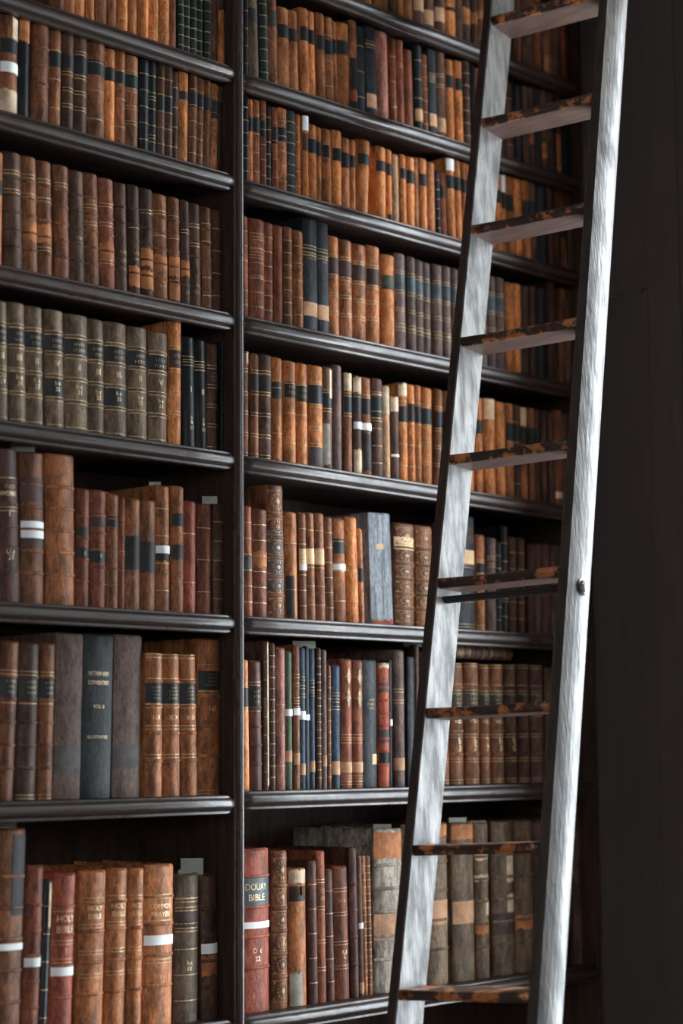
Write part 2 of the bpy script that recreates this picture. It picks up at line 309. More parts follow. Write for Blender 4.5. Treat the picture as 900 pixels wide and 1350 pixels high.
def book_parts(w, H, col, opts, texts, rnd):
    """list of (part name, (verts, faces), material, kind, local z) for one book"""
    D = min(.27, max(.09, .70*H)); b = min(.013, .26*w) if col not in 'onj' else min(.006, .14*w)
    out = [('binding', binding(w, H, D, b), LE[col], None, 0), ('page_block', pages(w, H, D), PAGES, None, 0)]
    gl = []
    zs = []
    for o in opts:
        c = o[0]
        if c == 'B':
            n = int(o[1]); zs = [H*(.13+.72*(i+.5)/n) for i in range(n)] if not o.endswith('b') else [H*z for z in ((.25, .44, .63, .80) if n == 4 else (.17, .31, .45, .60, .76))]
            bm = band(w, b, max(.0022, min(.004, H*.012)), max(.0012, min(.0028, w*.06)))
            for z in zs: out.append(('raised_band', bm, LE[col], None, z))
        elif c == 'b':
            zs = [H*float(v)/100 for v in o[1:].split(',')]
            bm = band(w, b, min(.004, H*.012), min(.0028, w*.06))
            for z in zs: out.append(('raised_band', bm, LE[col], None, z))
        elif c in 'Ff':
            n = int(o[1:])
            for i in range(n):
                z = H*(.06+.86*(i+.5)/n) if n < 10 else H*(.05+.9*(i+.5)/n)
                gl.append(strip(w, b, z-.0008, z+.0008, .0009, n=6))
        elif c == 'g':
            for s in o[1:].split(','):
                z = H*float(s)/100
                for e in (-.0042, .0030): gl.append(strip(w, b, z+e, z+e+.0014, .0010, n=6))
        elif c == 'm':
            lo, hi, _, n = rng_of(o); out.append(('gilt_lettering', marks(w, b, lo*H, hi*H, n, rnd), GILT, 'stuff', 0))
        elif c == 'D':
            P = []
            if o == 'D1':
                for lo, hi in ((.62, .78), (.80, .93)):
                    a, e = lo*H, hi*H; mid = (a+e)/2
                    P.append(flat(w, b, [(0, a), (.2, a+.2*(e-a)), (.42, mid), (.2, e-.2*(e-a)), (0, e), (-.2, e-.2*(e-a)), (-.42, mid), (-.2, a+.2*(e-a))]))
                    P.append(strip(w, b, mid-.002, mid+.0005, .0011, -.7, .7, 6))
                for s in (.045, .07, .09): P.append(strip(w, b, s*H, s*H+.002, .0011, n=6))
            else:
                zz = [0.02*H] + zs + [.98*H]
                for a, e in zip(zz, zz[1:]):
                    q = (e-a)*.12; a += q; e -= q; mid = (a+e)/2; r = (e-a)/2
                    for k in range(12):       # ring of petals round a lozenge
                        t = math.tau*k/12; t2 = t+.34
                        P.append(flat(w, b, [(.62*math.cos(t), mid+.78*r*math.sin(t)), (.62*math.cos(t2), mid+.78*r*math.sin(t2)), (.44*math.cos(t+.17), mid+.5*r*math.sin(t+.17))]))
                    P.append(flat(w, b, [(0, mid-.32*r), (.26, mid), (0, mid+.32*r), (-.26, mid)]))
                    for su in (-1, 1):
                        for sv in (-1, 1): P.append(flat(w, b, [(su*.86, mid+sv*.94*r), (su*.62, mid+sv*.94*r), (su*.86, mid+sv*.6*r)]))
                    P.append(strip(w, b, a, a+.0012, .001, n=6)); P.append(strip(w, b, e-.0012, e, .001, n=6))
            out.append(('gilt_tooling', join(*P), GILTD, 'stuff', 0))
        else:
            lo, hi, half, _ = rng_of(o)
            u0, u1 = {'': (-.965, .965), 'l': (-.965, .05), 'r': (.05, .965), 'c': (-.5, .15)}[half]
            nm = {'W': 'paper_band', 'w': 'paint_mark', 'P': 'torn_patch', 'q': 'torn_patch', 'p': 'torn_patch', 'O': 'worn_patch', 'H': 'stained_patch', 'N': 'faded_patch', 'C': 'shelfmark_label', 'T': 'shelfmark_label'}.get(c, 'title_label')
            jag = .0035 if c in 'PqpO' else .002 if c in 'HN' else 0
            off = .0022 if c == 'W' else .0007
            out.append((nm, strip(w, b, lo*H, hi*H, off, u0, u1, 9, jag, rnd), PA[c], None, 0))
    if gl: out.append(('gilt_lines', join(*gl), GILT, 'stuff', 0))
    for s, zc, h in (texts or []): out.append(('gilt_lettering', lettering(w, b, s, zc*H, h*H), GILTB if s != 'O' else PA['H'], None, 0))
    return out
YS = {'0': .028, '1': .028, '2': .028, '3': .028, '4': .028, '5': .03, '6': .036, '7': .04}
ROWN = 'first second third fourth fifth sixth seventh eighth'.split()
# row, centre x, width, height, tilt, leather, features, label, 0 single / 1 far and hidden ones / 2 beyond the left edge, lettering
BOOKS = [  # leathers toward the right wall run dark, with its shade in the colour
('L1', -0.4981, 0.0304, 0.1489, 0.0, 'c', '', 'brown book with plain spine, nineteenth left of the upright, first row, left bay', 1, 0),
('L1', -0.4669, 0.0277, 0.1548, 0.0, 'b', '', 'tan brown book with plain spine, eighteenth left of the upright, first row, left bay', 1, 0),
('L1', -0.437, 0.03, 0.1603, 0.0, 'a', 'K70-80', 'orange tan book with black label, seventeenth left of the upright, first row, left bay', 1, 0),
('L1', -0.4073, 0.023, 0.1658, 0.0, 'a', '', 'orange tan book with plain spine, sixteenth left of the upright, first row, left bay', 1, 0),
('L1', -0.3788, 0.0317, 0.1674, 0.0, 'c', '', 'brown book with plain spine, fifteenth left of the upright, first row, left bay', 1, 0),
('L1', -0.3502, 0.0235, 0.1724, 0.0, 'b', '', 'tan brown book with plain spine, fourteenth left of the upright, first row, left bay', 1, 0),
('L1', -0.3209, 0.028, 0.1759, 0.0, 'a', 'f3', 'orange tan book with gilt lines, thirteenth left of the upright, first row, left bay', 0, 0),
('L1', -0.2919, 0.0283, 0.1792, 0.0, 'a', '', 'orange tan book with plain spine, twelfth left of the upright, first row, left bay', 0, 0),
('L1', -0.2616, 0.0295, 0.1811, 0.0, 'a', '', 'orange tan book with plain spine, eleventh left of the upright, first row, left bay', 0, 0),
('L1', -0.2302, 0.0289, 0.1832, 0.0, 'a', 'f4', 'orange tan book with gilt lines, tenth left of the upright, first row, left bay', 0, 0),
('L1', -0.1989, 0.0292, 0.1853, 0.0, 'a', 'f4', 'orange tan book with gilt lines, ninth left of the upright, first row, left bay', 0, 0),
('L1', -0.1724, 0.0215, 0.1859, 0.0, 'c', '', 'brown book with plain spine, eighth left of the upright, first row, left bay', 0, 0),
('L1', -0.1508, 0.0171, 0.1636, 0.0, 'i', 'f6', 'dark green book with gilt lines, seventh left of the upright, first row, left bay', 1, 0),
('L1', -0.1319, 0.0184, 0.1654, 0.0, 'i', 'f6', 'dark green book with gilt lines, sixth left of the upright, first row, left bay', 0, 0),
('L1', -0.1111, 0.0185, 0.1677, 0.0, 'i', 'f6', 'dark green book with gilt lines, fifth left of the upright, first row, left bay', 0, 0),
('L1', -0.0914, 0.0186, 0.1697, 0.0, 'i', 'f6', 'dark green book with gilt lines, fourth left of the upright, first row, left bay', 0, 0),
('L1', -0.071, 0.0199, 0.1718, 0.0, 'i', 'f6', 'dark green book with gilt lines, third left of the upright, first row, left bay', 0, 0),
('L1', -0.0487, 0.0224, 0.1745, 0.0, 'd', '', 'dark brown book with plain spine, second left of the upright, first row, left bay', 0, 0),
('L1', -0.0269, 0.0188, 0.1737, 0.0, 'a', 'H78-100', 'orange tan book with dark blotch, first left of the upright, first row, left bay', 0, 0),
('L2', -0.7131, 0.0392, 0.2116, 0.0, 'c', 'B5', 'brown book, farther of two just beyond the left end of the second row', 2, 0),
('L2', -0.6688, 0.0417, 0.2206, 0.0, 'b', 'B5', 'brown book, nearest of two just beyond the left end of the second row', 2, 0),
('L2', -0.6224, 0.0453, 0.2198, 0.0, 'c', 'K61-75 P76-96r W42-52 P0-25', 'brown book with white paper band, twenty-first left of the upright, second row, left bay', 0, 0),
('L2', -0.5839, 0.0274, 0.2198, 0.0, 'h', 'O77-99', 'black book with orange patch, twentieth left of the upright, second row, left bay', 0, 0),
('L2', -0.5425, 0.0436, 0.2198, 0.0, 'c', 'B4', 'brown book with raised bands, nineteenth left of the upright, second row, left bay', 0, 0),
('L2', -0.5034, 0.0302, 0.2198, 0.0, 'c', 'K61-76 f3', 'brown book with black label, eighteenth left of the upright, second row, left bay', 0, 0),
('L2', -0.471, 0.0305, 0.2198, 0.0, 'd', 'K64-76 g58,42,26', 'dark brown book with black label, seventeenth left of the upright, second row, left bay', 0, 0),
('L2', -0.4361, 0.035, 0.2198, 0.0, 'd', 'K61-79 g82,58,42,26', 'dark brown book with black label, sixteenth left of the upright, second row, left bay', 0, 0),
('L2', -0.3925, 0.0478, 0.2198, 0.0, 'c', 'K65-80 f3', 'brown book with black label, fifteenth left of the upright, second row, left bay', 0, 0),
('L2', -0.3534, 0.0291, 0.2169, 0.0, 'a', 'K65-79', 'orange tan book with black label, fourteenth left of the upright, second row, left bay', 0, 0),
('L2', -0.3246, 0.0273, 0.2192, 0.0, 'b', 'K65-78 f3', 'tan brown book with black label, thirteenth left of the upright, second row, left bay', 0, 0),
('L2', -0.2912, 0.0384, 0.2175, 0.0, 'c', 'K64-78 g80,62,44,28', 'brown book with black label, twelfth left of the upright, second row, left bay', 0, 0),
('L2', -0.2578, 0.0273, 0.2174, 0.0, 'h', 'f5', 'black book with gilt lines, eleventh left of the upright, second row, left bay', 0, 0),
('L2', -0.2316, 0.0232, 0.2189, 0.0, 'h', 'g60,20 f5', 'black book with gilt lines, tenth left of the upright, second row, left bay', 0, 0),
('L2', -0.2085, 0.0208, 0.2198, 0.0, 'd', 'K50-66 f5', 'slim dark brown book with black label, ninth left of the upright, second row, left bay', 0, 0),
('L2', -0.1866, 0.0218, 0.2198, 0.0, 'd', 'K50-66 f5', 'slim dark brown book with black label, eighth left of the upright, second row, left bay', 0, 0),
('L2', -0.1646, 0.021, 0.2131, 0.0, 'd', 'K66-80 f4', 'slim dark brown book with black label, seventh left of the upright, second row, left bay', 0, 0),
('L2', -0.1406, 0.0257, 0.2175, 0.0071, 'a', 'K69-78', 'orange tan book with black label, sixth left of the upright, second row, left bay', 0, 0),
('L2', -0.1154, 0.0234, 0.217, 0.0185, 'c', 'K64-80 f5', 'brown book with black label, fifth left of the upright, second row, left bay', 0, 0),
('L2', -0.0942, 0.0178, 0.2152, 0.0194, 'c', 'K64-80 f5', 'slim brown book with black label, fourth left of the upright, second row, left bay', 0, 0),
('L2', -0.0738, 0.0218, 0.2149, 0.0201, 'c', 'K66-80', 'brown book with black label, third left of the upright, second row, left bay', 0, 0),
('L2', -0.0521, 0.0196, 0.2114, 0.0212, 'b', 'K60-80 f5', 'slim tan brown book with black label, second left of the upright, second row, left bay', 0, 0),
('L2', -0.0343, 0.0148, 0.2124, 0.0442, 'd', 'K68-81', 'slim dark brown book with black label, first left of the upright, second row, left bay', 0, 0),
('L3', -0.7287, 0.0441, 0.2437, 0.0, 'c', 'B5', 'brown book, farther of two just beyond the left end of the third row', 2, 0),
('L3', -0.6822, 0.0448, 0.2446, 0.0, 'd', 'B5', 'brown book, nearest of two just beyond the left end of the third row', 2, 0),
('L3', -0.648, 0.0197, 0.2428, 0.0, 'a', 'k62-75', 'slim orange tan book with black label, seventeenth left of the upright, third row, left bay', 1, 0),
('L3', -0.6052, 0.0458, 0.249, -0.039, 'd', 'B5 g66,82', 'dark brown book with raised bands, sixteenth left of the upright, third row, left bay', 0, 0),
('L3', -0.559, 0.0387, 0.2513, -0.0379, 'c', 'B5 g82,66 O28-44', 'brown book with orange patch, fifteenth left of the upright, third row, left bay', 0, 0),
('L3', -0.5194, 0.0393, 0.2503, -0.0294, 'c', 'B5 g82,66,24 O29-45', 'brown book with orange patch, fourteenth left of the upright, third row, left bay', 0, 0),
('L3', -0.4792, 0.0391, 0.2491, -0.0286, 'c', 'B5 g82', 'brown book with raised bands, thirteenth left of the upright, third row, left bay', 0, 0),
('L3', -0.4384, 0.0406, 0.2463, -0.0279, 'd', 'B5 m32-42:2', 'dark brown book with raised bands, twelfth left of the upright, third row, left bay', 0, 0),
('L3', -0.3952, 0.0412, 0.2502, -0.035, 'c', 'B5 g70,55', 'brown book with raised bands, eleventh left of the upright, third row, left bay', 0, 0),
('L3', -0.3526, 0.0419, 0.2475, -0.0345, 'e', 'B5 g75,58,25 O28-42', 'reddish brown book with orange patch, tenth left of the upright, third row, left bay', 0, 0),
('L3', -0.3147, 0.0319, 0.2455, -0.0254, 'd', 'B5 m18-40:3', 'dark brown book with raised bands, ninth left of the upright, third row, left bay', 0, 0),
('L3', -0.2816, 0.0322, 0.2473, -0.0246, 'd', 'B5 g62 O8-26 m30-40:2', 'dark brown book with orange patch, eighth left of the upright, third row, left bay', 0, 0),
('L3', -0.2454, 0.0359, 0.2462, -0.0239, 'd', 'B5 g78 O28-44 O8-24', 'dark brown book with orange patch, seventh left of the upright, third row, left bay', 0, 0),
('L3', -0.2033, 0.0419, 0.2428, -0.0233, 'c', 'B5 g82,62 O28-42 m12-20:2', 'brown book with orange patch, sixth left of the upright, third row, left bay', 0, 0),
('L3', -0.164, 0.0324, 0.2439, -0.0224, 'c', 'B5 g80,62 O26-44 O4-22', 'brown book with orange patch, fifth left of the upright, third row, left bay', 0, 0),
('L3', -0.1326, 0.026, 0.2433, -0.0218, 'd', 'B5 g70 O28-42 m10-16:1', 'dark brown book with orange patch, fourth left of the upright, third row, left bay', 0, 0),
('L3', -0.1009, 0.0331, 0.2427, -0.0212, 'd', 'B5 g78,60 m12-24:2', 'dark brown book with raised bands, third left of the upright, third row, left bay', 0, 0),
('L3', -0.0671, 0.03, 0.2406, -0.0207, 'c', 'B5 f5', 'brown book with raised bands, second left of the upright, third row, left bay', 0, 0),
('L3', -0.0359, 0.0303, 0.24, -0.0103, 'f', 'f4', 'maroon brown gilt-lined book toned dark for shadow, first left of the upright, third row, left bay', 0, 0),  # leather tone taken dark to hold the shadow beside the upright
('L4', -0.7255, 0.0455, 0.2561, 0.0, 'g', 'B5', 'brown book, farther of two just beyond the left end of the fourth row', 2, 0),
('L4', -0.6792, 0.0432, 0.253, 0.0, 'g', 'B5', 'brown book, nearest of two just beyond the left end of the fourth row', 2, 0),
('L4', -0.6308, 0.0364, 0.2506, -0.0317, 'g', 'K64-78 B4b g80,63,44,25,2 m66-76:2', 'greyish brown book with black label, fourteenth left of the upright, fourth row, left bay', 0, [('II', 0.54, 0.05), ('D.1', 0.38, 0.04), ('29', 0.33, 0.04)]),
('L4', -0.5888, 0.042, 0.2526, -0.0383, 'g', 'K64-78 B4b g80,63,44,25,2 m66-76:2', 'greyish brown book with black label, thirteenth left of the upright, fourth row, left bay', 0, [('III', 0.54, 0.05), ('b.a', 0.38, 0.04), ('31', 0.33, 0.04)]),
('L4', -0.543, 0.0476, 0.2522, -0.0297, 'g', 'K64-78 B4b g80,63,44,25,2 m66-76:2', 'greyish brown book with black label, twelfth left of the upright, fourth row, left bay', 0, [('II', 0.54, 0.05), ('b.a', 0.38, 0.04), ('32', 0.33, 0.04)]),
('L4', -0.4932, 0.0501, 0.2521, -0.0287, 'g', 'K64-78 B4b g80,63,44,25,2 K27-42 m66-76:2', 'greyish brown book with black label, eleventh left of the upright, fourth row, left bay', 0, [('V', 0.54, 0.05), ('b.a', 0.38, 0.035), ('32', 0.33, 0.035)]),
('L4', -0.437, 0.0612, 0.2514, -0.0195, 'g', 'K64-78 B4b g80,63,44,25,2 m66-76:2', 'thick greyish brown book with black label, tenth left of the upright, fourth row, left bay', 0, [('II', 0.54, 0.05), ('b.c', 0.38, 0.04), ('31', 0.33, 0.04)]),
('L4', -0.3823, 0.0442, 0.2501, -0.0182, 'g', 'K64-78 B4b g80,63,44,25,2 m66-76:2', 'greyish brown book with black label, ninth left of the upright, fourth row, left bay', 0, [('III', 0.54, 0.05), ('b.c', 0.37, 0.04), ('32', 0.32, 0.04)]),
('L4', -0.3278, 0.0608, 0.252, -0.0168, 'g', 'K64-78 B4b g80,63,44,25,2 K27-42 m66-76:2', 'thick greyish brown book with black label, eighth left of the upright, fourth row, left bay', 0, [('III', 0.54, 0.05), ('b.a', 0.38, 0.035), ('35', 0.33, 0.035)]),
('L4', -0.2681, 0.0546, 0.2511, -0.0154, 'g', 'K64-78 B4b g80,63,44,25,2 m66-76:2', 'greyish brown book with black label, seventh left of the upright, fourth row, left bay', 0, [('II', 0.54, 0.05), ('b.a', 0.38, 0.035), ('32', 0.33, 0.035)]),
('L4', -0.2116, 0.0557, 0.2498, 0.0, 'g', 'K64-78 B4b g80,63,44,25,2 m66-76:2', 'thick greyish brown book with black label, sixth left of the upright, fourth row, left bay', 0, [('V', 0.54, 0.05), ('b.a', 0.38, 0.035), ('33', 0.33, 0.035)]),
('L4', -0.1644, 0.0344, 0.2809, 0.0, 'a', 'M62-76 g78,60,42,26 m64-74:2', 'orange tan book with maroon label, fifth left of the upright, fourth row, left bay', 0, 0),
('L4', -0.1226, 0.0348, 0.2508, -0.0209, 'h', 'g80,75', 'black book with gilt lines, fourth left of the upright, fourth row, left bay', 0, [('I', 0.52, 0.05), ('b', 0.27, 0.03), ('a', 0.23, 0.03), ('31', 0.18, 0.035)]),
('L4', -0.0831, 0.0354, 0.2497, -0.0293, 'h', 'g78,73', 'black book with gilt lines, third left of the upright, fourth row, left bay', 0, [('II', 0.52, 0.05), ('b', 0.27, 0.03), ('a', 0.23, 0.03), ('31', 0.18, 0.035)]),
('L4', -0.0485, 0.0324, 0.2465, 0.0, 'd', 'g78,60,42,24,3 M62-76 m64-74:3', 'dark brown book with maroon label, second left of the upright, fourth row, left bay', 0, 0),
('L4', -0.0237, 0.0079, 0.2565, 0.009, 'h', '', 'slim black book with plain spine, first left of the upright, fourth row, left bay', 0, 0),
('L5', -0.7257, 0.0505, 0.3031, 0.0, 'c', 'B5', 'brown book, farther of two just beyond the left end of the fifth row', 2, 0),
('L5', -0.6728, 0.0515, 0.3058, 0.0, 'e', 'B5', 'brown book, nearest of two just beyond the left end of the fifth row', 2, 0),
('L5', -0.6027, 0.0594, 0.3139, -0.0462, 'f', 'B5 g79,60 m72-77:1', 'dark maroon brown book with raised bands, fourteenth left of the upright, fifth row, left bay', 0, [('WORKS', 0.7, 0.03), ('I', 0.57, 0.035), ('D.1', 0.33, 0.035), ('21', 0.29, 0.035)]),
('L5', -0.5425, 0.0598, 0.3128, -0.0207, 'c', 'B5 M67-83 W49-54 W43-48 M37-43', 'brown book with white paper band, thirteenth left of the upright, fifth row, left bay', 0, 0),
('L5', -0.4729, 0.074, 0.3154, -0.0188, 'b', 'B5', 'thick tan brown book with raised bands, twelfth left of the upright, fifth row, left bay', 0, 0),
('L5', -0.4168, 0.0352, 0.2493, 0.0, 'e', 'B4 k58-67 K40-50', 'reddish brown book with black label, eleventh left of the upright, fifth row, left bay', 0, [('1', 0.45, 0.035)]),
('L5', -0.3757, 0.0429, 0.2498, 0.0, 'e', 'B5 M68-80 K38-50', 'reddish brown book with black label, tenth left of the upright, fifth row, left bay', 0, [('1', 0.44, 0.035)]),
('L5', -0.3377, 0.031, 0.2452, 0.0, 'c', 'B5 K71-80', 'brown book with black label, ninth left of the upright, fifth row, left bay', 0, 0),
('L5', -0.3117, 0.0167, 0.2393, 0.0, 'e', 'B5 g50', 'slim reddish brown book with raised bands, eighth left of the upright, fifth row, left bay', 0, 0),
('L5', -0.2812, 0.0401, 0.2404, 0.0, 'c', 'H36-66', 'brown book with dark blotch, seventh left of the upright, fifth row, left bay', 0, 0),
('L5', -0.2372, 0.0435, 0.2409, 0.0, 'c', 'H34-62', 'brown book with dark blotch, sixth left of the upright, fifth row, left bay', 0, 0),
('L5', -0.1917, 0.0402, 0.2764, -0.0128, 'b', 'W46-52 H40-46 f4', 'tan brown book with white paper band, fifth left of the upright, fifth row, left bay', 0, [('O', 0.31, 0.05)]),
('L5', -0.1537, 0.0346, 0.2783, 0.0, 'b', 'H68-78 H42-53', 'tan brown book with dark blotch, fourth left of the upright, fifth row, left bay', 0, [('O', 0.3, 0.05)]),
('L5', -0.1157, 0.0391, 0.2498, 0.0, 'p', 'f2', 'red leather book with gilt lines, third left of the upright, fifth row, left bay', 0, 0),
('L5', -0.0718, 0.0441, 0.2468, 0.0, 'e', 'f3', 'reddish brown book with gilt lines, second left of the upright, fifth row, left bay', 0, 0),
('L5', -0.0331, 0.0311, 0.2492, 0.0, 'd', 'f5', 'dark brown book with gilt lines, first left of the upright, fifth row, left bay', 0, 0),
('L6', -0.7031, 0.0503, 0.308, 0.0, 'c', 'B5', 'brown book, farther of two just beyond the left end of the sixth row', 2, 0),
('L6', -0.6521, 0.0481, 0.3127, 0.0, 'c', 'B5', 'brown book, nearest of two just beyond the left end of the sixth row', 2, 0),
('L6', -0.6048, 0.0453, 0.3191, 0.0364, 'c', 'B5 K64-78 g80,62 m66-76:3', 'brown book with black label, tenth left of the upright, sixth row, left bay', 0, 0),
('L6', -0.5507, 0.0504, 0.3178, 0.0211, 'd', 'B5 K64-78 g80,62,2 m66-76:3', 'dark brown book with black label, ninth left of the upright, sixth row, left bay', 0, 0),
('L6', -0.5031, 0.0377, 0.3179, 0.0169, 'c', 'B5 K64-78 g80,62,2 m66-76:3', 'brown book with black label, eighth left of the upright, sixth row, left bay', 0, 0),
('L6', -0.4461, 0.0711, 0.3402, 0.0171, 'o', 'N15-32', 'dull grey brown book with plain spine, seventh left of the upright, sixth row, left bay', 0, 0),
('L6', -0.369, 0.0802, 0.3415, 0.0199, 'n', '', 'thick charcoal grey book with plain spine, sixth left of the upright, sixth row, left bay', 0, [('MATTHEW HENRY', 0.755, 0.026), ('COMMENTARY', 0.7, 0.026), ('VOL II', 0.555, 0.022), ('ILLUSTRATED', 0.37, 0.018)]),
('L6', -0.2857, 0.0772, 0.343, 0.0107, 'o', 'N18-32', 'dull grey brown book with plain spine, fifth left of the upright, sixth row, left bay', 0, 0),
('L6', -0.2142, 0.0491, 0.3064, 0.0, 'b', 'B4b K65-79 g81,63,48,28,98 m67-77:4', 'tan brown book with black label, fourth left of the upright, sixth row, left bay', 0, [('I-IX', 0.55, 0.03)]),
('L6', -0.1607, 0.0497, 0.3064, -0.0114, 'b', 'B4b K65-79 g81,63,48,28,98 m67-77:4', 'tan brown book with black label, third left of the upright, sixth row, left bay', 0, [('X-XI', 0.55, 0.03)]),
('L6', -0.1076, 0.0474, 0.3063, -0.0245, 'b', 'B4b K65-79 g81,63,48,28,98 m67-77:4', 'tan brown book with black label, second left of the upright, sixth row, left bay', 0, [('II-IX', 0.55, 0.03)]),
('L6', -0.0504, 0.0658, 0.3433, 0.0, 'b', 'B4b K67-80 g82,65,2 m69-78:4', 'tan brown book with black label, first left of the upright, sixth row, left bay', 0, [('I-III', 0.55, 0.03)]),
('L7', -0.7185, 0.0494, 0.4048, 0.0, 'e', 'B5', 'brown book, farther of two just beyond the left end of the seventh row', 2, 0),
('L7', -0.6668, 0.0503, 0.3881, 0.0, 'c', 'B5', 'brown book, nearest of two just beyond the left end of the seventh row', 2, 0),
('L7', -0.5971, 0.085, 0.4254, 0.0227, 'c', 'B5 W44-47 H60-97r', 'brown book with white paper band, tenth left of the upright, seventh row, left bay', 0, 0),
('L7', -0.5326, 0.0416, 0.3493, 0.0342, 'e', 'B5 W43-48', 'reddish brown book with white paper band, ninth left of the upright, seventh row, left bay', 0, 0),
('L7', -0.4978, 0.0191, 0.3204, 0.0342, 'h', 'P70-98r f5', 'slim black book with torn pale patch, eighth left of the upright, seventh row, left bay', 0, 0),
('L7', -0.4518, 0.0603, 0.3303, 0.0289, 'p', 'B4b W38-44 g78,58,47', 'red leather book with white paper band, seventh left of the upright, seventh row, left bay', 0, [('HOLY', 0.725, 0.04), ('BIBLE', 0.66, 0.04), ('I', 0.53, 0.04)]),
('L7', -0.3814, 0.0678, 0.333, 0.0255, 'b', 'B4b g82,66,50,36', 'tan brown book with raised bands, sixth left of the upright, seventh row, left bay', 0, [('HOLY', 0.77, 0.03), ('BIBLE', 0.72, 0.03)]),
('L7', -0.3129, 0.0541, 0.3344, 0.022, 'b', 'B4b g82,66,50,36', 'tan brown book with raised bands, fifth left of the upright, seventh row, left bay', 0, [('HOLY', 0.77, 0.03), ('BIBLE', 0.72, 0.03)]),
('L7', -0.2603, 0.0395, 0.3319, 0.018, 'b', 'B4b g82,66,50,36', 'tan brown book with raised bands, fourth left of the upright, seventh row, left bay', 0, [('HOLY', 0.77, 0.03), ('BIBLE', 0.72, 0.03)]),
('L7', -0.1938, 0.0839, 0.3368, 0.0137, 'b', 'B4b W50-56 g80,64,40', 'tan brown book with white paper band, third left of the upright, seventh row, left bay', 0, [('COMMON', 0.74, 0.03), ('PRAYER', 0.69, 0.03), ('1', 0.3, 0.03)]),
('L7', -0.1119, 0.0699, 0.3136, 0.0109, 'g', 'g82,76,62 M63-75 f5', 'thick greyish brown book with maroon label, second left of the upright, seventh row, left bay', 0, [('b.c', 0.4, 0.03), ('10', 0.36, 0.03)]),
('L7', -0.0413, 0.0476, 0.3087, -0.0228, 'd', 'B4 W45-52 O30-44', 'dark brown book with white paper band, first left of the upright, seventh row, left bay', 0, 0),
('R0', 0.3843, 0.0299, 0.1541, 0.0, 'b', '', 'tan brown book with plain spine, first right of the upright, first row, right bay', 1, 0),
('R0', 0.4238, 0.0385, 0.1621, 0.0, 'c', '', 'thick brown book with plain spine, second right of the upright, first row, right bay', 1, 0),
('R0', 0.4667, 0.0418, 0.1692, 0.0, 'a', '', 'thick orange tan book with plain spine, third right of the upright, first row, right bay', 1, 0),
('R0', 0.5249, 0.0527, 0.1687, 0.0, 'b', '', 'thick tan brown book with plain spine, fourth right of the upright, first row, right bay', 1, 0),
('R0', 0.5673, 0.0273, 0.1694, 0.0, 'd', '', 'dark brown book with plain spine, fifth right of the upright, first row, right bay', 1, 0),
('R0', 0.5917, 0.0188, 0.1726, 0.0, 'b', '', 'tan brown book with plain spine, sixth right of the upright, first row, right bay', 1, 0),
('R0', 0.6221, 0.0394, 0.1755, 0.0, 'b', '', 'thick tan brown book with plain spine, seventh right of the upright, first row, right bay', 1, 0),
('R0', 0.6645, 0.0399, 0.1779, 0.0, 'd', 'T25-52', 'thick dark brown book with orange patch, eighth right of the upright, first row, right bay', 1, 0),
('R0', 0.7059, 0.0404, 0.1819, 0.0, 'd', 'T10-32', 'thick dark brown book with orange patch, ninth right of the upright, first row, right bay', 1, 0),
('R0', 0.7479, 0.0408, 0.1901, 0.0, 'd', 'T20-40', 'dark brown book with orange patch, tenth right of the upright, first row, right bay', 0, 0),
('R0', 0.788, 0.0367, 0.1935, 0.0, 'a', 'K40-45', 'orange tan book with black label, eleventh right of the upright, first row, right bay', 0, 0),
('R0', 0.8217, 0.0278, 0.1992, 0.0, 'd', '', 'dark brown book with plain spine, twelfth right of the upright, first row, right bay', 1, 0),
('R0', 0.8549, 0.0359, 0.2005, 0.0, 'd', 'O30-52', 'dark brown book with orange patch, thirteenth right of the upright, first row, right bay', 0, 0),
('R0', 0.8864, 0.0245, 0.2012, 0.0, 'd', 'O35-50', 'dark brown book with orange patch, fourteenth right of the upright, first row, right bay', 1, 0),
('R0', 0.9151, 0.0317, 0.2052, 0.0, 'c', 'O45-55', 'brown book with orange patch, fifteenth right of the upright, first row, right bay', 0, 0),
('R0', 1.0338, 0.0262, 0.2223, 0.0, 'd', '', 'dark brown book with plain spine, first between ladder rails, first row, right bay', 1, 0),
('R0', 1.06, 0.0198, 0.2255, 0.0, 'd', '', 'slim dark brown book with plain spine, second between ladder rails, first row, right bay', 1, 0),
('R0', 1.0787, 0.0149, 0.2135, 0.0, 'c', '', 'slim brown book with plain spine, third between ladder rails, first row, right bay', 1, 0),
('R0', 1.1128, 0.0469, 0.2188, 0.0, 'd', '', 'dark brown book with plain spine, fourth between ladder rails, first row, right bay', 0, 0),
('R0', 1.1529, 0.0271, 0.2258, 0.0, 'e', '', 'reddish brown book with plain spine, fifth between ladder rails, first row, right bay', 0, 0),
('R0', 1.1747, 0.0102, 0.2188, 0.0, 'd', '', 'slim dark brown book with plain spine, sixth between ladder rails, first row, right bay', 1, 0),
('R0', 1.2018, 0.0378, 0.2154, 0.0, 'c', 'O2-32', 'brown book with orange patch, seventh between ladder rails, first row, right bay', 0, 0),
('R0', 1.2447, 0.0417, 0.2207, 0.0, 'd', '', 'dark brown book with plain spine, eighth between ladder rails, first row, right bay', 0, 0),
('R0', 1.2806, 0.0237, 0.2274, 0.0, 'e', '', 'reddish brown book with plain spine, ninth between ladder rails, first row, right bay', 0, 0),
('R1', 0.0398, 0.0085, 0.2502, 0.0, 'T', '', 'slim pale tan book with plain spine, first right of the upright, second row, right bay', 1, 0),
('R1', 0.0507, 0.0108, 0.246, 0.0, 'h', 'f5', 'slim black book with gilt lines, second right of the upright, second row, right bay', 1, 0),
('R1', 0.08, 0.033, 0.2231, -0.0306, 'g', 'k63-78', 'greyish brown book with black label, third right of the upright, second row, right bay', 0, 0),
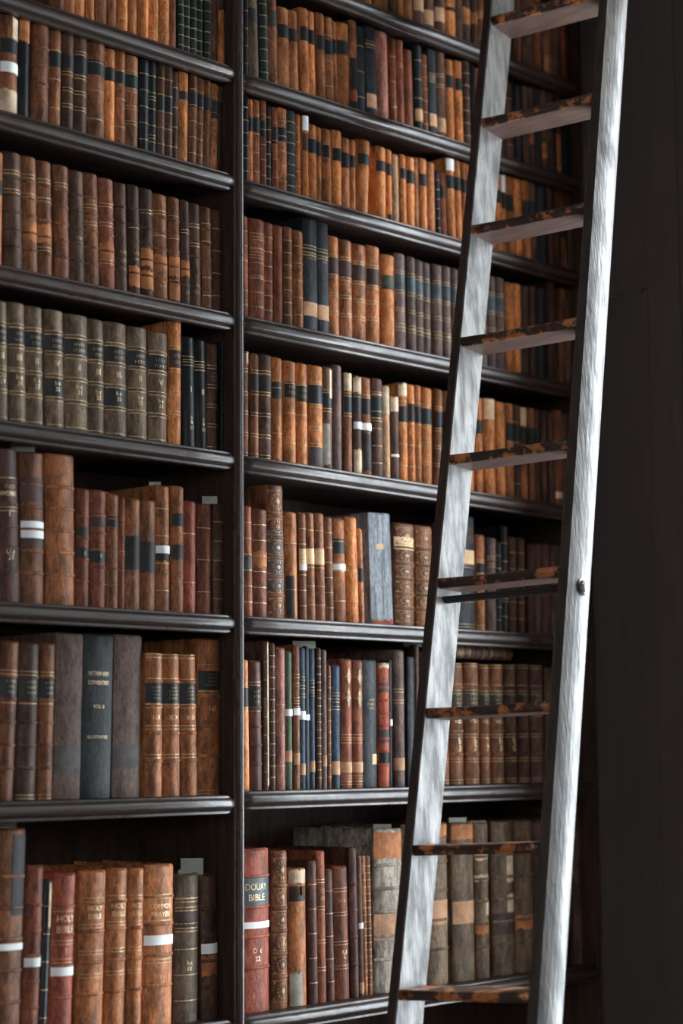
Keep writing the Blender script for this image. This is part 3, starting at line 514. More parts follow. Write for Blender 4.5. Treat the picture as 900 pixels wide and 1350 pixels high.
('R1', 0.1125, 0.0273, 0.2247, -0.0299, 'i', 'f7', 'dark green book with gilt lines, fourth right of the upright, second row, right bay', 0, 0),
('R1', 0.1429, 0.0288, 0.2367, -0.0277, 'c', 'k62-78', 'brown book with black label, fifth right of the upright, second row, right bay', 0, 0),
('R1', 0.18, 0.038, 0.2053, -0.032, 'b', 'K62-78', 'tan brown book with black label, sixth right of the upright, second row, right bay', 0, 0),
('R1', 0.2162, 0.0295, 0.2074, -0.0311, 'b', 'K62-77', 'tan brown book with black label, seventh right of the upright, second row, right bay', 0, 0),
('R1', 0.2476, 0.0285, 0.2214, -0.0283, 'a', 'K62-78', 'orange tan book with black label, eighth right of the upright, second row, right bay', 0, 0),
('R1', 0.2755, 0.0248, 0.2211, -0.0279, 'a', 'K62-78', 'orange tan book with black label, ninth right of the upright, second row, right bay', 0, 0),
('R1', 0.3036, 0.0263, 0.2228, -0.0272, 'b', 'K58-74', 'tan brown book with black label, tenth right of the upright, second row, right bay', 0, 0),
('R1', 0.3332, 0.0306, 0.221, -0.027, 'b', 'K56-72 f3', 'tan brown book with black label, eleventh right of the upright, second row, right bay', 0, 0),
('R1', 0.3564, 0.0134, 0.2174, -0.0273, 'b', 'K62-78', 'slim tan brown book with black label, twelfth right of the upright, second row, right bay', 1, 0),
('R1', 0.3859, 0.0405, 0.2215, -0.0139, 'a', 'K62-78', 'orange tan book with black label, thirteenth right of the upright, second row, right bay', 0, 0),
('R1', 0.4211, 0.0245, 0.2361, -0.0233, 'b', 'H0-12 H24-58', 'tan brown book with dark blotch, fourteenth right of the upright, second row, right bay', 0, 0),
('R1', 0.4497, 0.0275, 0.2279, -0.0241, 'n', 'f3', 'charcoal grey book with gilt lines, fifteenth right of the upright, second row, right bay', 0, 0),
('R1', 0.4848, 0.0376, 0.235, -0.0224, 'n', 'g82,78 T11-26', 'charcoal grey book with orange patch, sixteenth right of the upright, second row, right bay', 0, 0),
('R1', 0.5302, 0.0451, 0.2348, -0.0218, 'r', '', 'dusty red book with plain spine, seventeenth right of the upright, second row, right bay', 0, 0),
('R1', 0.5668, 0.0228, 0.2282, -0.0222, 'e', 'f3', 'slim reddish brown book with gilt lines, eighteenth right of the upright, second row, right bay', 0, 0),
('R1', 0.5931, 0.0244, 0.2289, -0.0217, 'e', 'g70', 'reddish brown book with gilt lines, nineteenth right of the upright, second row, right bay', 0, 0),
('R1', 0.6247, 0.0333, 0.2107, -0.0245, 'e', '', 'reddish brown book with plain spine, twentieth right of the upright, second row, right bay', 0, 0),
('R1', 0.6587, 0.0293, 0.2314, -0.0203, 'h', 'f4 T12-26', 'black book with orange patch, twenty-first right of the upright, second row, right bay', 0, 0),
('R1', 0.6865, 0.0207, 0.214, -0.023, 'c', 'f6', 'slim brown book with gilt lines, twenty-second right of the upright, second row, right bay', 0, 0),
('R1', 0.7138, 0.0283, 0.2329, -0.0192, 'n', 'g70,64 T12-26', 'charcoal grey book with orange patch, twenty-third right of the upright, second row, right bay', 0, 0),
('R1', 0.7495, 0.0376, 0.2357, -0.0182, 'd', 'g72,60 T8-24', 'dark brown book with orange patch, twenty-fourth right of the upright, second row, right bay', 0, 0),
('R1', 0.7862, 0.0304, 0.2242, -0.0196, 'a', 'K65-80', 'orange tan book with black label, twenty-fifth right of the upright, second row, right bay', 0, 0),
('R1', 0.8181, 0.0276, 0.2279, -0.0185, 'a', 'K64-78', 'orange tan book with black label, twenty-sixth right of the upright, second row, right bay', 0, 0),
('R1', 0.8486, 0.0278, 0.2354, -0.0167, 'd', 'f6', 'dark brown book with gilt lines, twenty-seventh right of the upright, second row, right bay', 0, 0),
('R1', 0.8756, 0.0203, 0.2337, -0.0166, 'h', '', 'slim black book with plain spine, twenty-eighth right of the upright, second row, right bay', 0, 0),
('R1', 0.8981, 0.0188, 0.2287, -0.0171, 'b', '', 'slim tan brown book with plain spine, twenty-ninth right of the upright, second row, right bay', 1, 0),
('R1', 0.9263, 0.0316, 0.2313, -0.0163, 'd', '', 'dark brown book with plain spine, thirtieth right of the upright, second row, right bay', 1, 0),
('R1', 0.961, 0.0319, 0.2334, -0.0154, 'd', '', 'dark brown book with plain spine, first between ladder rails, second row, right bay', 1, 0),
('R1', 0.996, 0.0322, 0.2313, -0.0152, 'd', '', 'dark brown book with plain spine, second between ladder rails, second row, right bay', 1, 0),
('R1', 1.0314, 0.0326, 0.2227, -0.0163, 'd', 'f3', 'dark brown book with gilt lines, third between ladder rails, second row, right bay', 0, 0),
('R1', 1.0679, 0.0312, 0.2228, -0.0158, 'h', '', 'black book with plain spine, fourth between ladder rails, second row, right bay', 0, 0),
('R1', 1.0974, 0.0215, 0.2254, -0.0148, 'd', '', 'slim dark brown book with plain spine, fifth between ladder rails, second row, right bay', 1, 0),
('R1', 1.1213, 0.02, 0.2268, -0.0142, 'd', 'O30-60', 'slim dark brown book with orange patch, sixth between ladder rails, second row, right bay', 1, 0),
('R1', 1.1504, 0.032, 0.2336, -0.0125, 'h', '', 'black book with plain spine, seventh between ladder rails, second row, right bay', 0, 0),
('R1', 1.1805, 0.022, 0.2363, -0.0116, 'd', 'O16-34', 'slim dark brown book with orange patch, eighth between ladder rails, second row, right bay', 1, 0),
('R1', 1.21, 0.0308, 0.238, -0.0092, 'd', '', 'dark brown book with plain spine, ninth between ladder rails, second row, right bay', 0, 0),
('R1', 1.238, 0.0189, 0.2377, -0.0084, 'd', 'O2-50', 'slim dark brown book with orange patch, tenth between ladder rails, second row, right bay', 1, 0),
('R1', 1.2664, 0.0312, 0.2374, -0.0098, 'h', '', 'black book with plain spine, eleventh between ladder rails, second row, right bay', 0, 0),
('R1', 1.2888, 0.0073, 0.237, -0.0088, 'h', '', 'slim black book with plain spine, twelfth between ladder rails, second row, right bay', 1, 0),
('R2', 0.0489, 0.0205, 0.2118, -0.0098, 'h', 'f6', 'slim black book with gilt lines, first right of the upright, third row, right bay', 0, 0),
('R2', 0.0677, 0.0146, 0.2072, -0.0096, 'a', 'K62-78', 'slim orange tan book with black label, second right of the upright, third row, right bay', 0, 0),
('R2', 0.0865, 0.0208, 0.21, -0.009, 'c', 'K62-78 f4', 'slim brown book with black label, third right of the upright, third row, right bay', 0, 0),
('R2', 0.1085, 0.0185, 0.2134, -0.0083, 'e', 'K58-76 f5', 'slim reddish brown book with black label, fourth right of the upright, third row, right bay', 0, 0),
('R2', 0.1276, 0.0173, 0.2069, -0.0082, 'h', 'f6', 'slim black book with gilt lines, fifth right of the upright, third row, right bay', 0, 0),
('R2', 0.1481, 0.0187, 0.2063, -0.0078, 'e', 'K56-76 f4', 'slim reddish brown book with black label, sixth right of the upright, third row, right bay', 0, 0),
('R2', 0.1724, 0.0276, 0.2102, -0.007, 'b', 'K60-76 f5', 'tan brown book with black label, seventh right of the upright, third row, right bay', 0, 0),
('R2', 0.202, 0.0292, 0.2116, -0.0063, 'n', 'f7', 'charcoal grey book with gilt lines, eighth right of the upright, third row, right bay', 0, 0),
('R2', 0.2254, 0.0153, 0.2078, -0.006, 'a', 'f5', 'slim orange tan book with gilt lines, ninth right of the upright, third row, right bay', 0, 0),
('R2', 0.2452, 0.0193, 0.2069, -0.0056, 'a', 'W82-99 M58-78', 'orange tan book with white paper band, tenth right of the upright, third row, right bay', 0, 0),
('R2', 0.271, 0.0298, 0.1922, -0.0059, 'a', 'K62-80', 'orange tan book with black label, eleventh right of the upright, third row, right bay', 0, 0),
('R2', 0.2962, 0.0183, 0.1923, -0.0054, 'a', 'K62-80', 'slim orange tan book with black label, twelfth right of the upright, third row, right bay', 0, 0),
('R2', 0.323, 0.0303, 0.1928, -0.0047, 'b', 'K62-78l', 'tan brown book with black label, thirteenth right of the upright, third row, right bay', 0, 0),
('R2', 0.3546, 0.0306, 0.1962, -0.0038, 'a', 'K60-76', 'orange tan book with black label, fourteenth right of the upright, third row, right bay', 0, 0),
('R2', 0.3869, 0.0322, 0.1865, 0.0, 'b', 'K58-78', 'tan brown book with black label, fifteenth right of the upright, third row, right bay', 0, 0),
('R2', 0.414, 0.0194, 0.1869, 0.0, 'a', 'K62-78', 'orange tan book with black label, sixteenth right of the upright, third row, right bay', 0, 0),
('R2', 0.445, 0.0415, 0.1948, 0.0544, 'a', 'K66-80', 'orange tan book with black label, seventeenth right of the upright, third row, right bay', 0, 0),
('R2', 0.5172, 0.0346, 0.1925, -0.0004, 'a', 'K66-80 H0-4', 'orange tan book with black label, eighteenth right of the upright, third row, right bay', 0, 0),
('R2', 0.5461, 0.0166, 0.1907, -0.0147, 'a', 'K64-80 H0-12', 'slim orange tan book with black label, nineteenth right of the upright, third row, right bay', 0, 0),
('R2', 0.5706, 0.0269, 0.1843, -0.0153, 'T', '', 'pale tan book with plain spine, twentieth right of the upright, third row, right bay', 0, 0),
('R2', 0.5959, 0.0211, 0.1879, -0.0143, 'a', 'K66-80', 'orange tan book with black label, twenty-first right of the upright, third row, right bay', 0, 0),
('R2', 0.6218, 0.0296, 0.1879, 0.0015, 'a', 'K62-80', 'orange tan book with black label, twenty-second right of the upright, third row, right bay', 0, 0),
('R2', 0.6485, 0.0172, 0.1934, -0.0125, 'b', '', 'slim tan brown book with plain spine, twenty-third right of the upright, third row, right bay', 1, 0),
('R2', 0.6723, 0.0278, 0.1947, -0.0118, 'a', 'K62-78', 'orange tan book with black label, twenty-fourth right of the upright, third row, right bay', 0, 0),
('R2', 0.7048, 0.0289, 0.1918, -0.0117, 'b', '', 'tan brown book with plain spine, twenty-fifth right of the upright, third row, right bay', 0, 0),
('R2', 0.7304, 0.0143, 0.1748, -0.0313, 'h', 'f6', 'slim black book with gilt lines, twenty-sixth right of the upright, third row, right bay', 1, 0),
('R2', 0.7524, 0.0209, 0.1752, -0.048, 'e', 'K60-78', 'reddish brown book with black label, twenty-seventh right of the upright, third row, right bay', 0, 0),
('R2', 0.7822, 0.0302, 0.218, -0.0343, 'a', 'W84-98 K62-78', 'orange tan book with white paper band, twenty-eighth right of the upright, third row, right bay', 0, 0),
('R2', 0.8139, 0.0274, 0.2209, -0.0332, 'a', 'K62-78', 'orange tan book with black label, twenty-ninth right of the upright, third row, right bay', 0, 0),
('R2', 0.8374, 0.0168, 0.2198, -0.0332, 'a', 'K62-78', 'slim orange tan book with black label, thirtieth right of the upright, third row, right bay', 1, 0),
('R2', 0.8572, 0.02, 0.22, -0.033, 'a', 'K62-78', 'slim orange tan book with black label, thirty-first right of the upright, third row, right bay', 1, 0),
('R2', 0.8857, 0.0279, 0.2221, -0.0321, 'a', 'K62-78', 'orange tan book with black label, thirty-second right of the upright, third row, right bay', 1, 0),
('R2', 0.9183, 0.0313, 0.2249, -0.0311, 'a', 'K62-78', 'orange tan book with black label, first between ladder rails, third row, right bay', 1, 0),
('R2', 0.9511, 0.0285, 0.2237, -0.031, 'a', 'K62-78', 'orange tan book with black label, second between ladder rails, third row, right bay', 1, 0),
('R2', 0.9787, 0.0207, 0.2212, -0.0314, 'a', 'K62-78', 'slim orange tan book with black label, third between ladder rails, third row, right bay', 1, 0),
('R2', 1.0001, 0.016, 0.2195, -0.0316, 'a', 'W78-99 K58-78', 'slim orange tan book with white paper band, fourth between ladder rails, third row, right bay', 1, 0),
('R2', 1.0266, 0.0307, 0.2209, -0.0309, 'a', 'K56-76', 'orange tan book with black label, fifth between ladder rails, third row, right bay', 0, 0),
('R2', 1.0604, 0.031, 0.2217, -0.0304, 'a', '', 'orange tan book with plain spine, sixth between ladder rails, third row, right bay', 0, 0),
('R2', 1.0946, 0.028, 0.2226, -0.0298, 'a', 'K50-74', 'orange tan book with black label, seventh between ladder rails, third row, right bay', 0, 0),
('R2', 1.1257, 0.0249, 0.2249, -0.0289, 'd', 'K54-76', 'dark brown book with black label, eighth between ladder rails, third row, right bay', 1, 0),
('R2', 1.1631, 0.0436, 0.2262, -0.0281, 'h', '', 'black book with plain spine, ninth between ladder rails, third row, right bay', 0, 0),
('R2', 1.2031, 0.0271, 0.231, -0.0251, 'f', '', 'dark maroon brown book with plain spine, tenth between ladder rails, third row, right bay', 1, 0),
('R2', 1.2301, 0.0205, 0.2313, -0.0234, 'd', '', 'slim dark brown book with plain spine, eleventh between ladder rails, third row, right bay', 1, 0),
('R2', 1.2573, 0.0275, 0.2316, -0.0233, 'c', 'H40-60', 'brown book with dark blotch, twelfth between ladder rails, third row, right bay', 0, 0),
('R2', 1.2834, 0.0182, 0.232, -0.0224, 'd', '', 'slim dark brown book with plain spine, thirteenth between ladder rails, third row, right bay', 0, 0),
('R3', 0.0496, 0.0252, 0.2436, -0.0082, 'e', 'f6 m12-20:2', 'reddish brown book with gilt lines, first right of the upright, fourth row, right bay', 0, 0),
('R3', 0.0873, 0.0473, 0.242, 0.0, 'e', 'g80,68,62,42 m10-16:1 f6', 'reddish brown book with gilt lines, second right of the upright, fourth row, right bay', 0, 0),
('R3', 0.1275, 0.0283, 0.2424, 0.0, 'e', 'f6', 'reddish brown book with gilt lines, third right of the upright, fourth row, right bay', 0, 0),
('R3', 0.1578, 0.0273, 0.2409, 0.0, 'e', '', 'reddish brown book with plain spine, fourth right of the upright, fourth row, right bay', 0, 0),
('R3', 0.1877, 0.0288, 0.2427, -0.005, 'c', 'f7', 'brown book with gilt lines, fifth right of the upright, fourth row, right bay', 0, 0),
('R3', 0.2209, 0.0329, 0.2398, -0.0043, 'b', 'f5', 'tan brown book with gilt lines, sixth right of the upright, fourth row, right bay', 0, 0),
('R3', 0.2635, 0.0475, 0.2772, -0.0111, 'n', 'g74,68 T14-26 m62-70:2', 'charcoal grey book with orange patch, seventh right of the upright, fourth row, right bay', 0, 0),
('R3', 0.3085, 0.0377, 0.2765, -0.0103, 'n', 'g74,68 T13-26 m62-70:2', 'charcoal grey book with orange patch, eighth right of the upright, fourth row, right bay', 0, 0),
('R3', 0.3476, 0.0355, 0.2501, -0.0114, 'b', 'M62-78 g80,60,42,24', 'tan brown book with maroon label, ninth right of the upright, fourth row, right bay', 0, 0),
('R3', 0.3898, 0.044, 0.2485, -0.0107, 'b', 'M62-78 g80,60,42,24', 'tan brown book with maroon label, tenth right of the upright, fourth row, right bay', 0, 0),
('R3', 0.4367, 0.0474, 0.2459, 0.001, 'b', 'M62-78 g80,60,42,24', 'tan brown book with maroon label, eleventh right of the upright, fourth row, right bay', 0, 0),
('R3', 0.4862, 0.0467, 0.2511, 0.0024, 'b', 'M60-76 g78,58,42,26', 'tan brown book with maroon label, twelfth right of the upright, fourth row, right bay', 0, 0),
('R3', 0.5364, 0.046, 0.2371, 0.003, 'a', 'G62-77', 'orange tan book with green label, thirteenth right of the upright, fourth row, right bay', 0, 0),
('R3', 0.5846, 0.0396, 0.2493, -0.0067, 'm', 'S62-78 g80,60,42,26,22', 'mauve brown book with slate label, fourteenth right of the upright, fourth row, right bay', 0, 0),
('R3', 0.6221, 0.03, 0.2462, -0.0062, 'm', 'S62-78 g80,60,42,26,22', 'mauve brown book with slate label, fifteenth right of the upright, fourth row, right bay', 0, 0),
('R3', 0.6535, 0.0303, 0.2439, -0.0058, 'm', 'S62-78 g80,60,42,26,22', 'mauve brown book with slate label, sixteenth right of the upright, fourth row, right bay', 0, 0),
('R3', 0.6845, 0.0291, 0.2435, -0.0053, 'm', 'S62-78 g80,60,42,26,22', 'mauve brown book with slate label, seventeenth right of the upright, fourth row, right bay', 0, 0),
('R3', 0.7202, 0.0368, 0.2438, -0.0045, 'm', 'S62-78 g80,60,42,26,22', 'mauve brown book with slate label, eighteenth right of the upright, fourth row, right bay', 0, 0),
('R3', 0.7577, 0.0327, 0.2463, -0.0035, 'm', 'S62-78 g80,60,42,26,22', 'mauve brown book with slate label, nineteenth right of the upright, fourth row, right bay', 0, 0),
('R3', 0.7889, 0.024, 0.2458, -0.003, 'm', 'S62-78 g80,60,42,26,22', 'slim mauve brown book with slate label, twentieth right of the upright, fourth row, right bay', 1, 0),
('R3', 0.8204, 0.0333, 0.2472, -0.0022, 'm', 'S62-78 g80,60,42,26,22', 'mauve brown book with slate label, twenty-first right of the upright, fourth row, right bay', 1, 0),
('R3', 0.8583, 0.0368, 0.2476, -0.0014, 'm', 'S62-78 g80,60,42,26,22', 'mauve brown book with slate label, first between ladder rails, fourth row, right bay', 1, 0),
('R3', 0.8981, 0.0372, 0.2504, -0.0004, 'm', 'S62-78 g80,60,42,26,22', 'mauve brown book with slate label, second between ladder rails, fourth row, right bay', 1, 0),
('R3', 0.9368, 0.0344, 0.2509, 0.0005, 'm', 'S62-78 g80,60,42,26,22', 'mauve brown book with slate label, third between ladder rails, fourth row, right bay', 0, 0),
('R3', 0.9735, 0.0332, 0.253, 0.0014, 'm', 'S62-78 g80,60,42,26,22', 'mauve brown book with slate label, fourth between ladder rails, fourth row, right bay', 0, 0),
('R3', 1.0106, 0.0352, 0.2451, 0.0144, 'a', '', 'orange tan book with plain spine, fifth between ladder rails, fourth row, right bay', 0, 0),
('R3', 1.0449, 0.0274, 0.2488, 0.0154, 'a', '', 'orange tan book with plain spine, sixth between ladder rails, fourth row, right bay', 0, 0),
('R3', 1.0779, 0.0293, 0.2481, 0.0161, 'd', '', 'dark brown book with plain spine, seventh between ladder rails, fourth row, right bay', 0, 0),
('R3', 1.1047, 0.0213, 0.2525, 0.017, 'f', '', 'slim dark maroon brown book with plain spine, eighth between ladder rails, fourth row, right bay', 1, 0),
('R3', 1.1433, 0.0498, 0.2526, 0.0179, 'h', '', 'book made black for the dark recess, ninth between ladder rails, fourth row, right bay', 0, 0),  # black leather stands in for the shade of a recess
('R3', 1.1879, 0.0336, 0.277, 0.0201, 'f', '', 'dark maroon brown book with plain spine, tenth between ladder rails, fourth row, right bay', 0, 0),
('R3', 1.2138, 0.0118, 0.2601, 0.0199, 'd', '', 'slim dark brown book with plain spine, eleventh between ladder rails, fourth row, right bay', 1, 0),
('R3', 1.2357, 0.0255, 0.268, 0.0208, 'c', '', 'slim brown book with plain spine, twelfth between ladder rails, fourth row, right bay', 0, 0),
('R3', 1.2688, 0.0343, 0.2649, 0.0214, 'd', '', 'dark brown book with plain spine, thirteenth between ladder rails, fourth row, right bay', 0, 0),
('R4', 0.0481, 0.0273, 0.2458, 0.0, 'c', 'P88-99r g82,60,42,22,3', 'brown book with torn pale patch, first right of the upright, fifth row, right bay', 0, 0),
('R4', 0.0767, 0.0252, 0.245, 0.0, 'c', 'k62-80 g82,62,42,22,3', 'brown book with black label, second right of the upright, fifth row, right bay', 0, 0),
('R4', 0.1124, 0.0388, 0.2487, 0.0, 'd', 'k64-79 g82,62,42,22,3', 'dark brown book with black label, third right of the upright, fifth row, right bay', 0, 0),
('R4', 0.1545, 0.0344, 0.2479, -0.0054, 'a', 'k60-76 f2', 'orange tan book with black label, fourth right of the upright, fifth row, right bay', 0, 0),
('R4', 0.194, 0.0374, 0.2449, -0.0046, 'a', 'K64-79 f3 m66-77:2', 'orange tan book with black label, fifth right of the upright, fifth row, right bay', 0, 0),
('R4', 0.2327, 0.0353, 0.2453, -0.0036, 'a', 'K62-78 f3 m64-76:2', 'orange tan book with black label, sixth right of the upright, fifth row, right bay', 0, 0),
('R4', 0.2782, 0.0486, 0.2467, -0.0025, 'a', 'K62-80 g82,60,38,22 N0-20', 'orange tan book with black label, seventh right of the upright, fifth row, right bay', 0, 0),
('R4', 0.3211, 0.0324, 0.2495, -0.0014, 'd', 'P70-97r K60-74 g76,58 q5-45l', 'dark brown book with torn pale patch, eighth right of the upright, fifth row, right bay', 0, 0),
('R4', 0.3542, 0.0288, 0.26, -0.0002, 'm', '', 'mauve brown book with plain spine, ninth right of the upright, fifth row, right bay', 0, 0),
('R4', 0.3876, 0.0278, 0.2445, 0.0, 'c', 'P82-99 K60-76 g78,58', 'brown book with torn pale patch, tenth right of the upright, fifth row, right bay', 0, 0),
('R4', 0.4193, 0.028, 0.2417, 0.0006, 'd', 'P82-99 K62-78 W46-53 P0-25 g80', 'dark brown book with white paper band, eleventh right of the upright, fifth row, right bay', 0, 0),
('R4', 0.4528, 0.031, 0.2427, -0.0097, 'c', 'K62-78 W46-53 H5-42 g80', 'brown book with white paper band, twelfth right of the upright, fifth row, right bay', 0, 0),
('R4', 0.4933, 0.0396, 0.2467, -0.0085, 'd', 'K60-80 g84,58 f5', 'dark brown book with black label, thirteenth right of the upright, fifth row, right bay', 0, 0),
('R4', 0.5281, 0.0248, 0.2327, -0.0091, 'T', 'P70-99', 'pale tan book with torn pale patch, fourteenth right of the upright, fifth row, right bay', 0, 0),
('R4', 0.5564, 0.0292, 0.2101, -0.0111, 'd', 'w28-31 P82-98', 'dark brown book with torn pale patch, fifteenth right of the upright, fifth row, right bay', 0, 0),
('R4', 0.5898, 0.0323, 0.2492, -0.0063, 'a', 'P86-99 K60-76 f4', 'orange tan book with torn pale patch, sixteenth right of the upright, fifth row, right bay', 0, 0),
('R4', 0.6207, 0.0241, 0.2498, -0.0056, 'a', 'K62-80 f4', 'slim orange tan book with black label, seventeenth right of the upright, fifth row, right bay', 0, 0),
('R4', 0.6448, 0.0214, 0.2513, -0.005, 'a', 'K62-78 f4', 'slim orange tan book with black label, eighteenth right of the upright, fifth row, right bay', 0, 0),
('R4', 0.6785, 0.0407, 0.2505, 0.0072, 'a', 'K62-78 g81,60,42,22', 'orange tan book with black label, nineteenth right of the upright, fifth row, right bay', 0, 0),
('R4', 0.7146, 0.0301, 0.2523, 0.0429, 'c', 'K60-76 g80,58,40,22', 'brown book with black label, twentieth right of the upright, fifth row, right bay', 0, 0),
('R4', 0.7568, 0.0316, 0.2515, 0.0, 'c', 'K62-78', 'brown book with black label, twenty-first right of the upright, fifth row, right bay', 1, 0),
('R4', 0.7949, 0.0388, 0.253, 0.0, 'b', 'K62-78', 'tan brown book with black label, first between ladder rails, fifth row, right bay', 1, 0),
('R4', 0.8384, 0.0423, 0.2531, 0.0, 'a', 'K60-76', 'orange tan book with black label, second between ladder rails, fifth row, right bay', 1, 0),
('R4', 0.88, 0.029, 0.2529, 0.0, 'a', 'K62-76', 'orange tan book with black label, third between ladder rails, fifth row, right bay', 0, 0),
('R4', 0.9207, 0.0433, 0.2545, 0.0, 'a', 'C78-99', 'orange tan book with cream label, fourth between ladder rails, fifth row, right bay', 0, 0),
('R4', 0.9657, 0.0376, 0.2525, 0.0, 'a', '', 'orange tan book with plain spine, fifth between ladder rails, fifth row, right bay', 0, 0),
('R4', 1.0041, 0.0301, 0.2537, 0.0, 'b', 'K60-78 f4', 'tan brown book with black label, sixth between ladder rails, fifth row, right bay', 0, 0),
('R4', 1.0358, 0.0272, 0.2539, 0.0, 'd', 'K62-78 f4', 'dark brown book with black label, seventh between ladder rails, fifth row, right bay', 0, 0),
('R4', 1.0654, 0.0258, 0.2518, 0.0, 'b', 'C80-99 K60-78', 'tan brown book with black label, eighth between ladder rails, fifth row, right bay', 0, 0),
('R4', 1.0944, 0.026, 0.2536, 0.0, 'c', 'K60-78', 'brown book with black label, ninth between ladder rails, fifth row, right bay', 0, 0),
('R4', 1.1237, 0.0262, 0.2555, 0.0, 'f', 'K60-78', 'dark maroon brown book with black label, tenth between ladder rails, fifth row, right bay', 0, 0),
('R4', 1.1531, 0.0264, 0.2552, 0.0, 'd', '', 'dark brown book with plain spine, eleventh between ladder rails, fifth row, right bay', 0, 0),
('R4', 1.1828, 0.0266, 0.255, 0.0, 'f', '', 'dark maroon brown book with plain spine, twelfth between ladder rails, fifth row, right bay', 0, 0),
('R4', 1.2146, 0.0302, 0.2634, 0.0, 'e', 'C8-15', 'reddish brown book with cream label, thirteenth between ladder rails, fifth row, right bay', 0, 0),
('R4', 1.2515, 0.0373, 0.2599, 0.0, 'f', '', 'dark maroon brown book with plain spine, first right of the ladder, bottom row', 1, 0),
('R4', 1.283, 0.0191, 0.2615, 0.0, 'd', '', 'slim dark brown book with plain spine, second right of the ladder, bottom row', 1, 0),
('R5', 0.058, 0.0283, 0.2522, -0.0169, 'e', 'f6 N40-54', 'reddish brown book with gilt lines, first right of the upright, sixth row, right bay', 0, 0),
('R5', 0.0959, 0.0454, 0.2486, -0.0067, 'e', 'f6 O46-60', 'reddish brown book with orange patch, second right of the upright, sixth row, right bay', 0, 0),
('R5', 0.1513, 0.056, 0.3094, -0.0192, 'c', 'B5b D N20-66', 'brown book with gilt ornament, third right of the upright, sixth row, right bay', 0, 0),
('R5', 0.202, 0.0383, 0.2503, -0.014, 'b', 'H2-40l f2', 'tan brown book with dark blotch, fourth right of the upright, sixth row, right bay', 0, 0),
('R5', 0.2352, 0.0235, 0.2513, -0.0132, 'c', 'C52-66 W46-52 f6', 'slim brown book with white paper band, fifth right of the upright, sixth row, right bay', 0, 0),
('R5', 0.263, 0.0262, 0.2534, -0.0224, 'c', 'C52-66 f5', 'brown book with cream label, sixth right of the upright, sixth row, right bay', 0, 0),
('R5', 0.2926, 0.0305, 0.2541, -0.0218, 'c', 'C52-67 f5', 'brown book with cream label, seventh right of the upright, sixth row, right bay', 0, 0),
('R5', 0.3231, 0.0257, 0.2475, -0.0221, 'c', 'f6', 'brown book with gilt lines, eighth right of the upright, sixth row, right bay', 0, 0),
('R5', 0.3605, 0.0441, 0.2469, -0.0215, 'b', 'K66-80 W50-56 f3', 'tan brown book with white paper band, ninth right of the upright, sixth row, right bay', 0, 0),
('R5', 0.4055, 0.0382, 0.2541, -0.0302, 'a', 'f3', 'orange tan book with gilt lines, tenth right of the upright, sixth row, right bay', 0, 0),
('R5', 0.4364, 0.0186, 0.229, -0.0343, 'b', 'K44-58', 'slim tan brown book with black label, eleventh right of the upright, sixth row, right bay', 0, 0),
('R5', 0.5091, 0.079, 0.2717, -0.0359, 'j', 'C67-72c p0-4', 'thick slate grey book with cream label, twelfth right of the upright, sixth row, right bay', 0, 0),
('R5', 0.5863, 0.074, 0.2539, 0.0053, 'c', 'B5b D C74-86', 'thick brown book with gilt ornament, thirteenth right of the upright, sixth row, right bay', 0, 0),
('R5', 0.6606, 0.0669, 0.2541, 0.0071, 'c', 'B5b D', 'thick brown book with gilt ornament, fourteenth right of the upright, sixth row, right bay', 0, 0),
('R5', 0.7211, 0.0406, 0.2645, 0.0, 'd', 'B5', 'dark brown book with raised bands, fifteenth right of the upright, sixth row, right bay', 1, 0),
('R5', 0.7684, 0.0485, 0.2643, 0.0, 'c', 'B5', 'brown book with raised bands, first between ladder rails, sixth row, right bay', 1, 0),
('R5', 0.8295, 0.0673, 0.2925, 0.0, 'n', 'M76-90 C58-70 g56,26,4', 'thick charcoal grey book with cream label, second between ladder rails, sixth row, right bay', 0, 0),
('R5', 0.8822, 0.0334, 0.2478, 0.0121, 'b', 'K60-70 g72,58,4', 'tan brown book with black label, third between ladder rails, sixth row, right bay', 0, 0),
('R5', 0.9217, 0.0368, 0.2428, 0.0128, 'm', 'g78,70', 'mauve brown book with gilt lines, fourth between ladder rails, sixth row, right bay', 0, 0),
('R5', 0.9524, 0.0186, 0.2332, 0.013, 'h', 'f6', 'slim black book with gilt lines, fifth between ladder rails, sixth row, right bay', 1, 0),
('R5', 0.978, 0.0296, 0.2788, 0.0158, 'h', 'g55,48,30 f5', 'black book with gilt lines, sixth between ladder rails, sixth row, right bay', 0, 0),
('R5', 1.0115, 0.0315, 0.2514, 0.0154, 'd', 'f5', 'dark brown book with gilt lines, seventh between ladder rails, sixth row, right bay', 0, 0),
('R5', 1.0454, 0.0302, 0.2519, 0.0162, 'd', 'f5', 'dark brown book with gilt lines, eighth between ladder rails, sixth row, right bay', 0, 0),
('R5', 1.0827, 0.0289, 0.2384, 0.0164, 'f', '', 'dark maroon brown book with plain spine, ninth between ladder rails, sixth row, right bay', 0, 0),
('R5', 1.1165, 0.0324, 0.2408, 0.0173, 'd', '', 'dark brown book with plain spine, tenth between ladder rails, sixth row, right bay', 0, 0),
('R5', 1.1521, 0.0327, 0.2434, 0.0183, 'f', '', 'dark maroon brown book with plain spine, eleventh between ladder rails, sixth row, right bay', 0, 0),
('R5', 1.1898, 0.0364, 0.2419, 0.0191, 'd', '', 'dark brown book with plain spine, twelfth between ladder rails, sixth row, right bay', 1, 0),
('R5', 1.2329, 0.0368, 0.245, 0.0203, 'd', '', 'dark brown book with plain spine, first right of the ladder, bottom row', 1, 0),
('R5', 1.2709, 0.0329, 0.2439, 0.0212, 'h', '', 'black book with plain spine, second right of the ladder, bottom row', 1, 0),
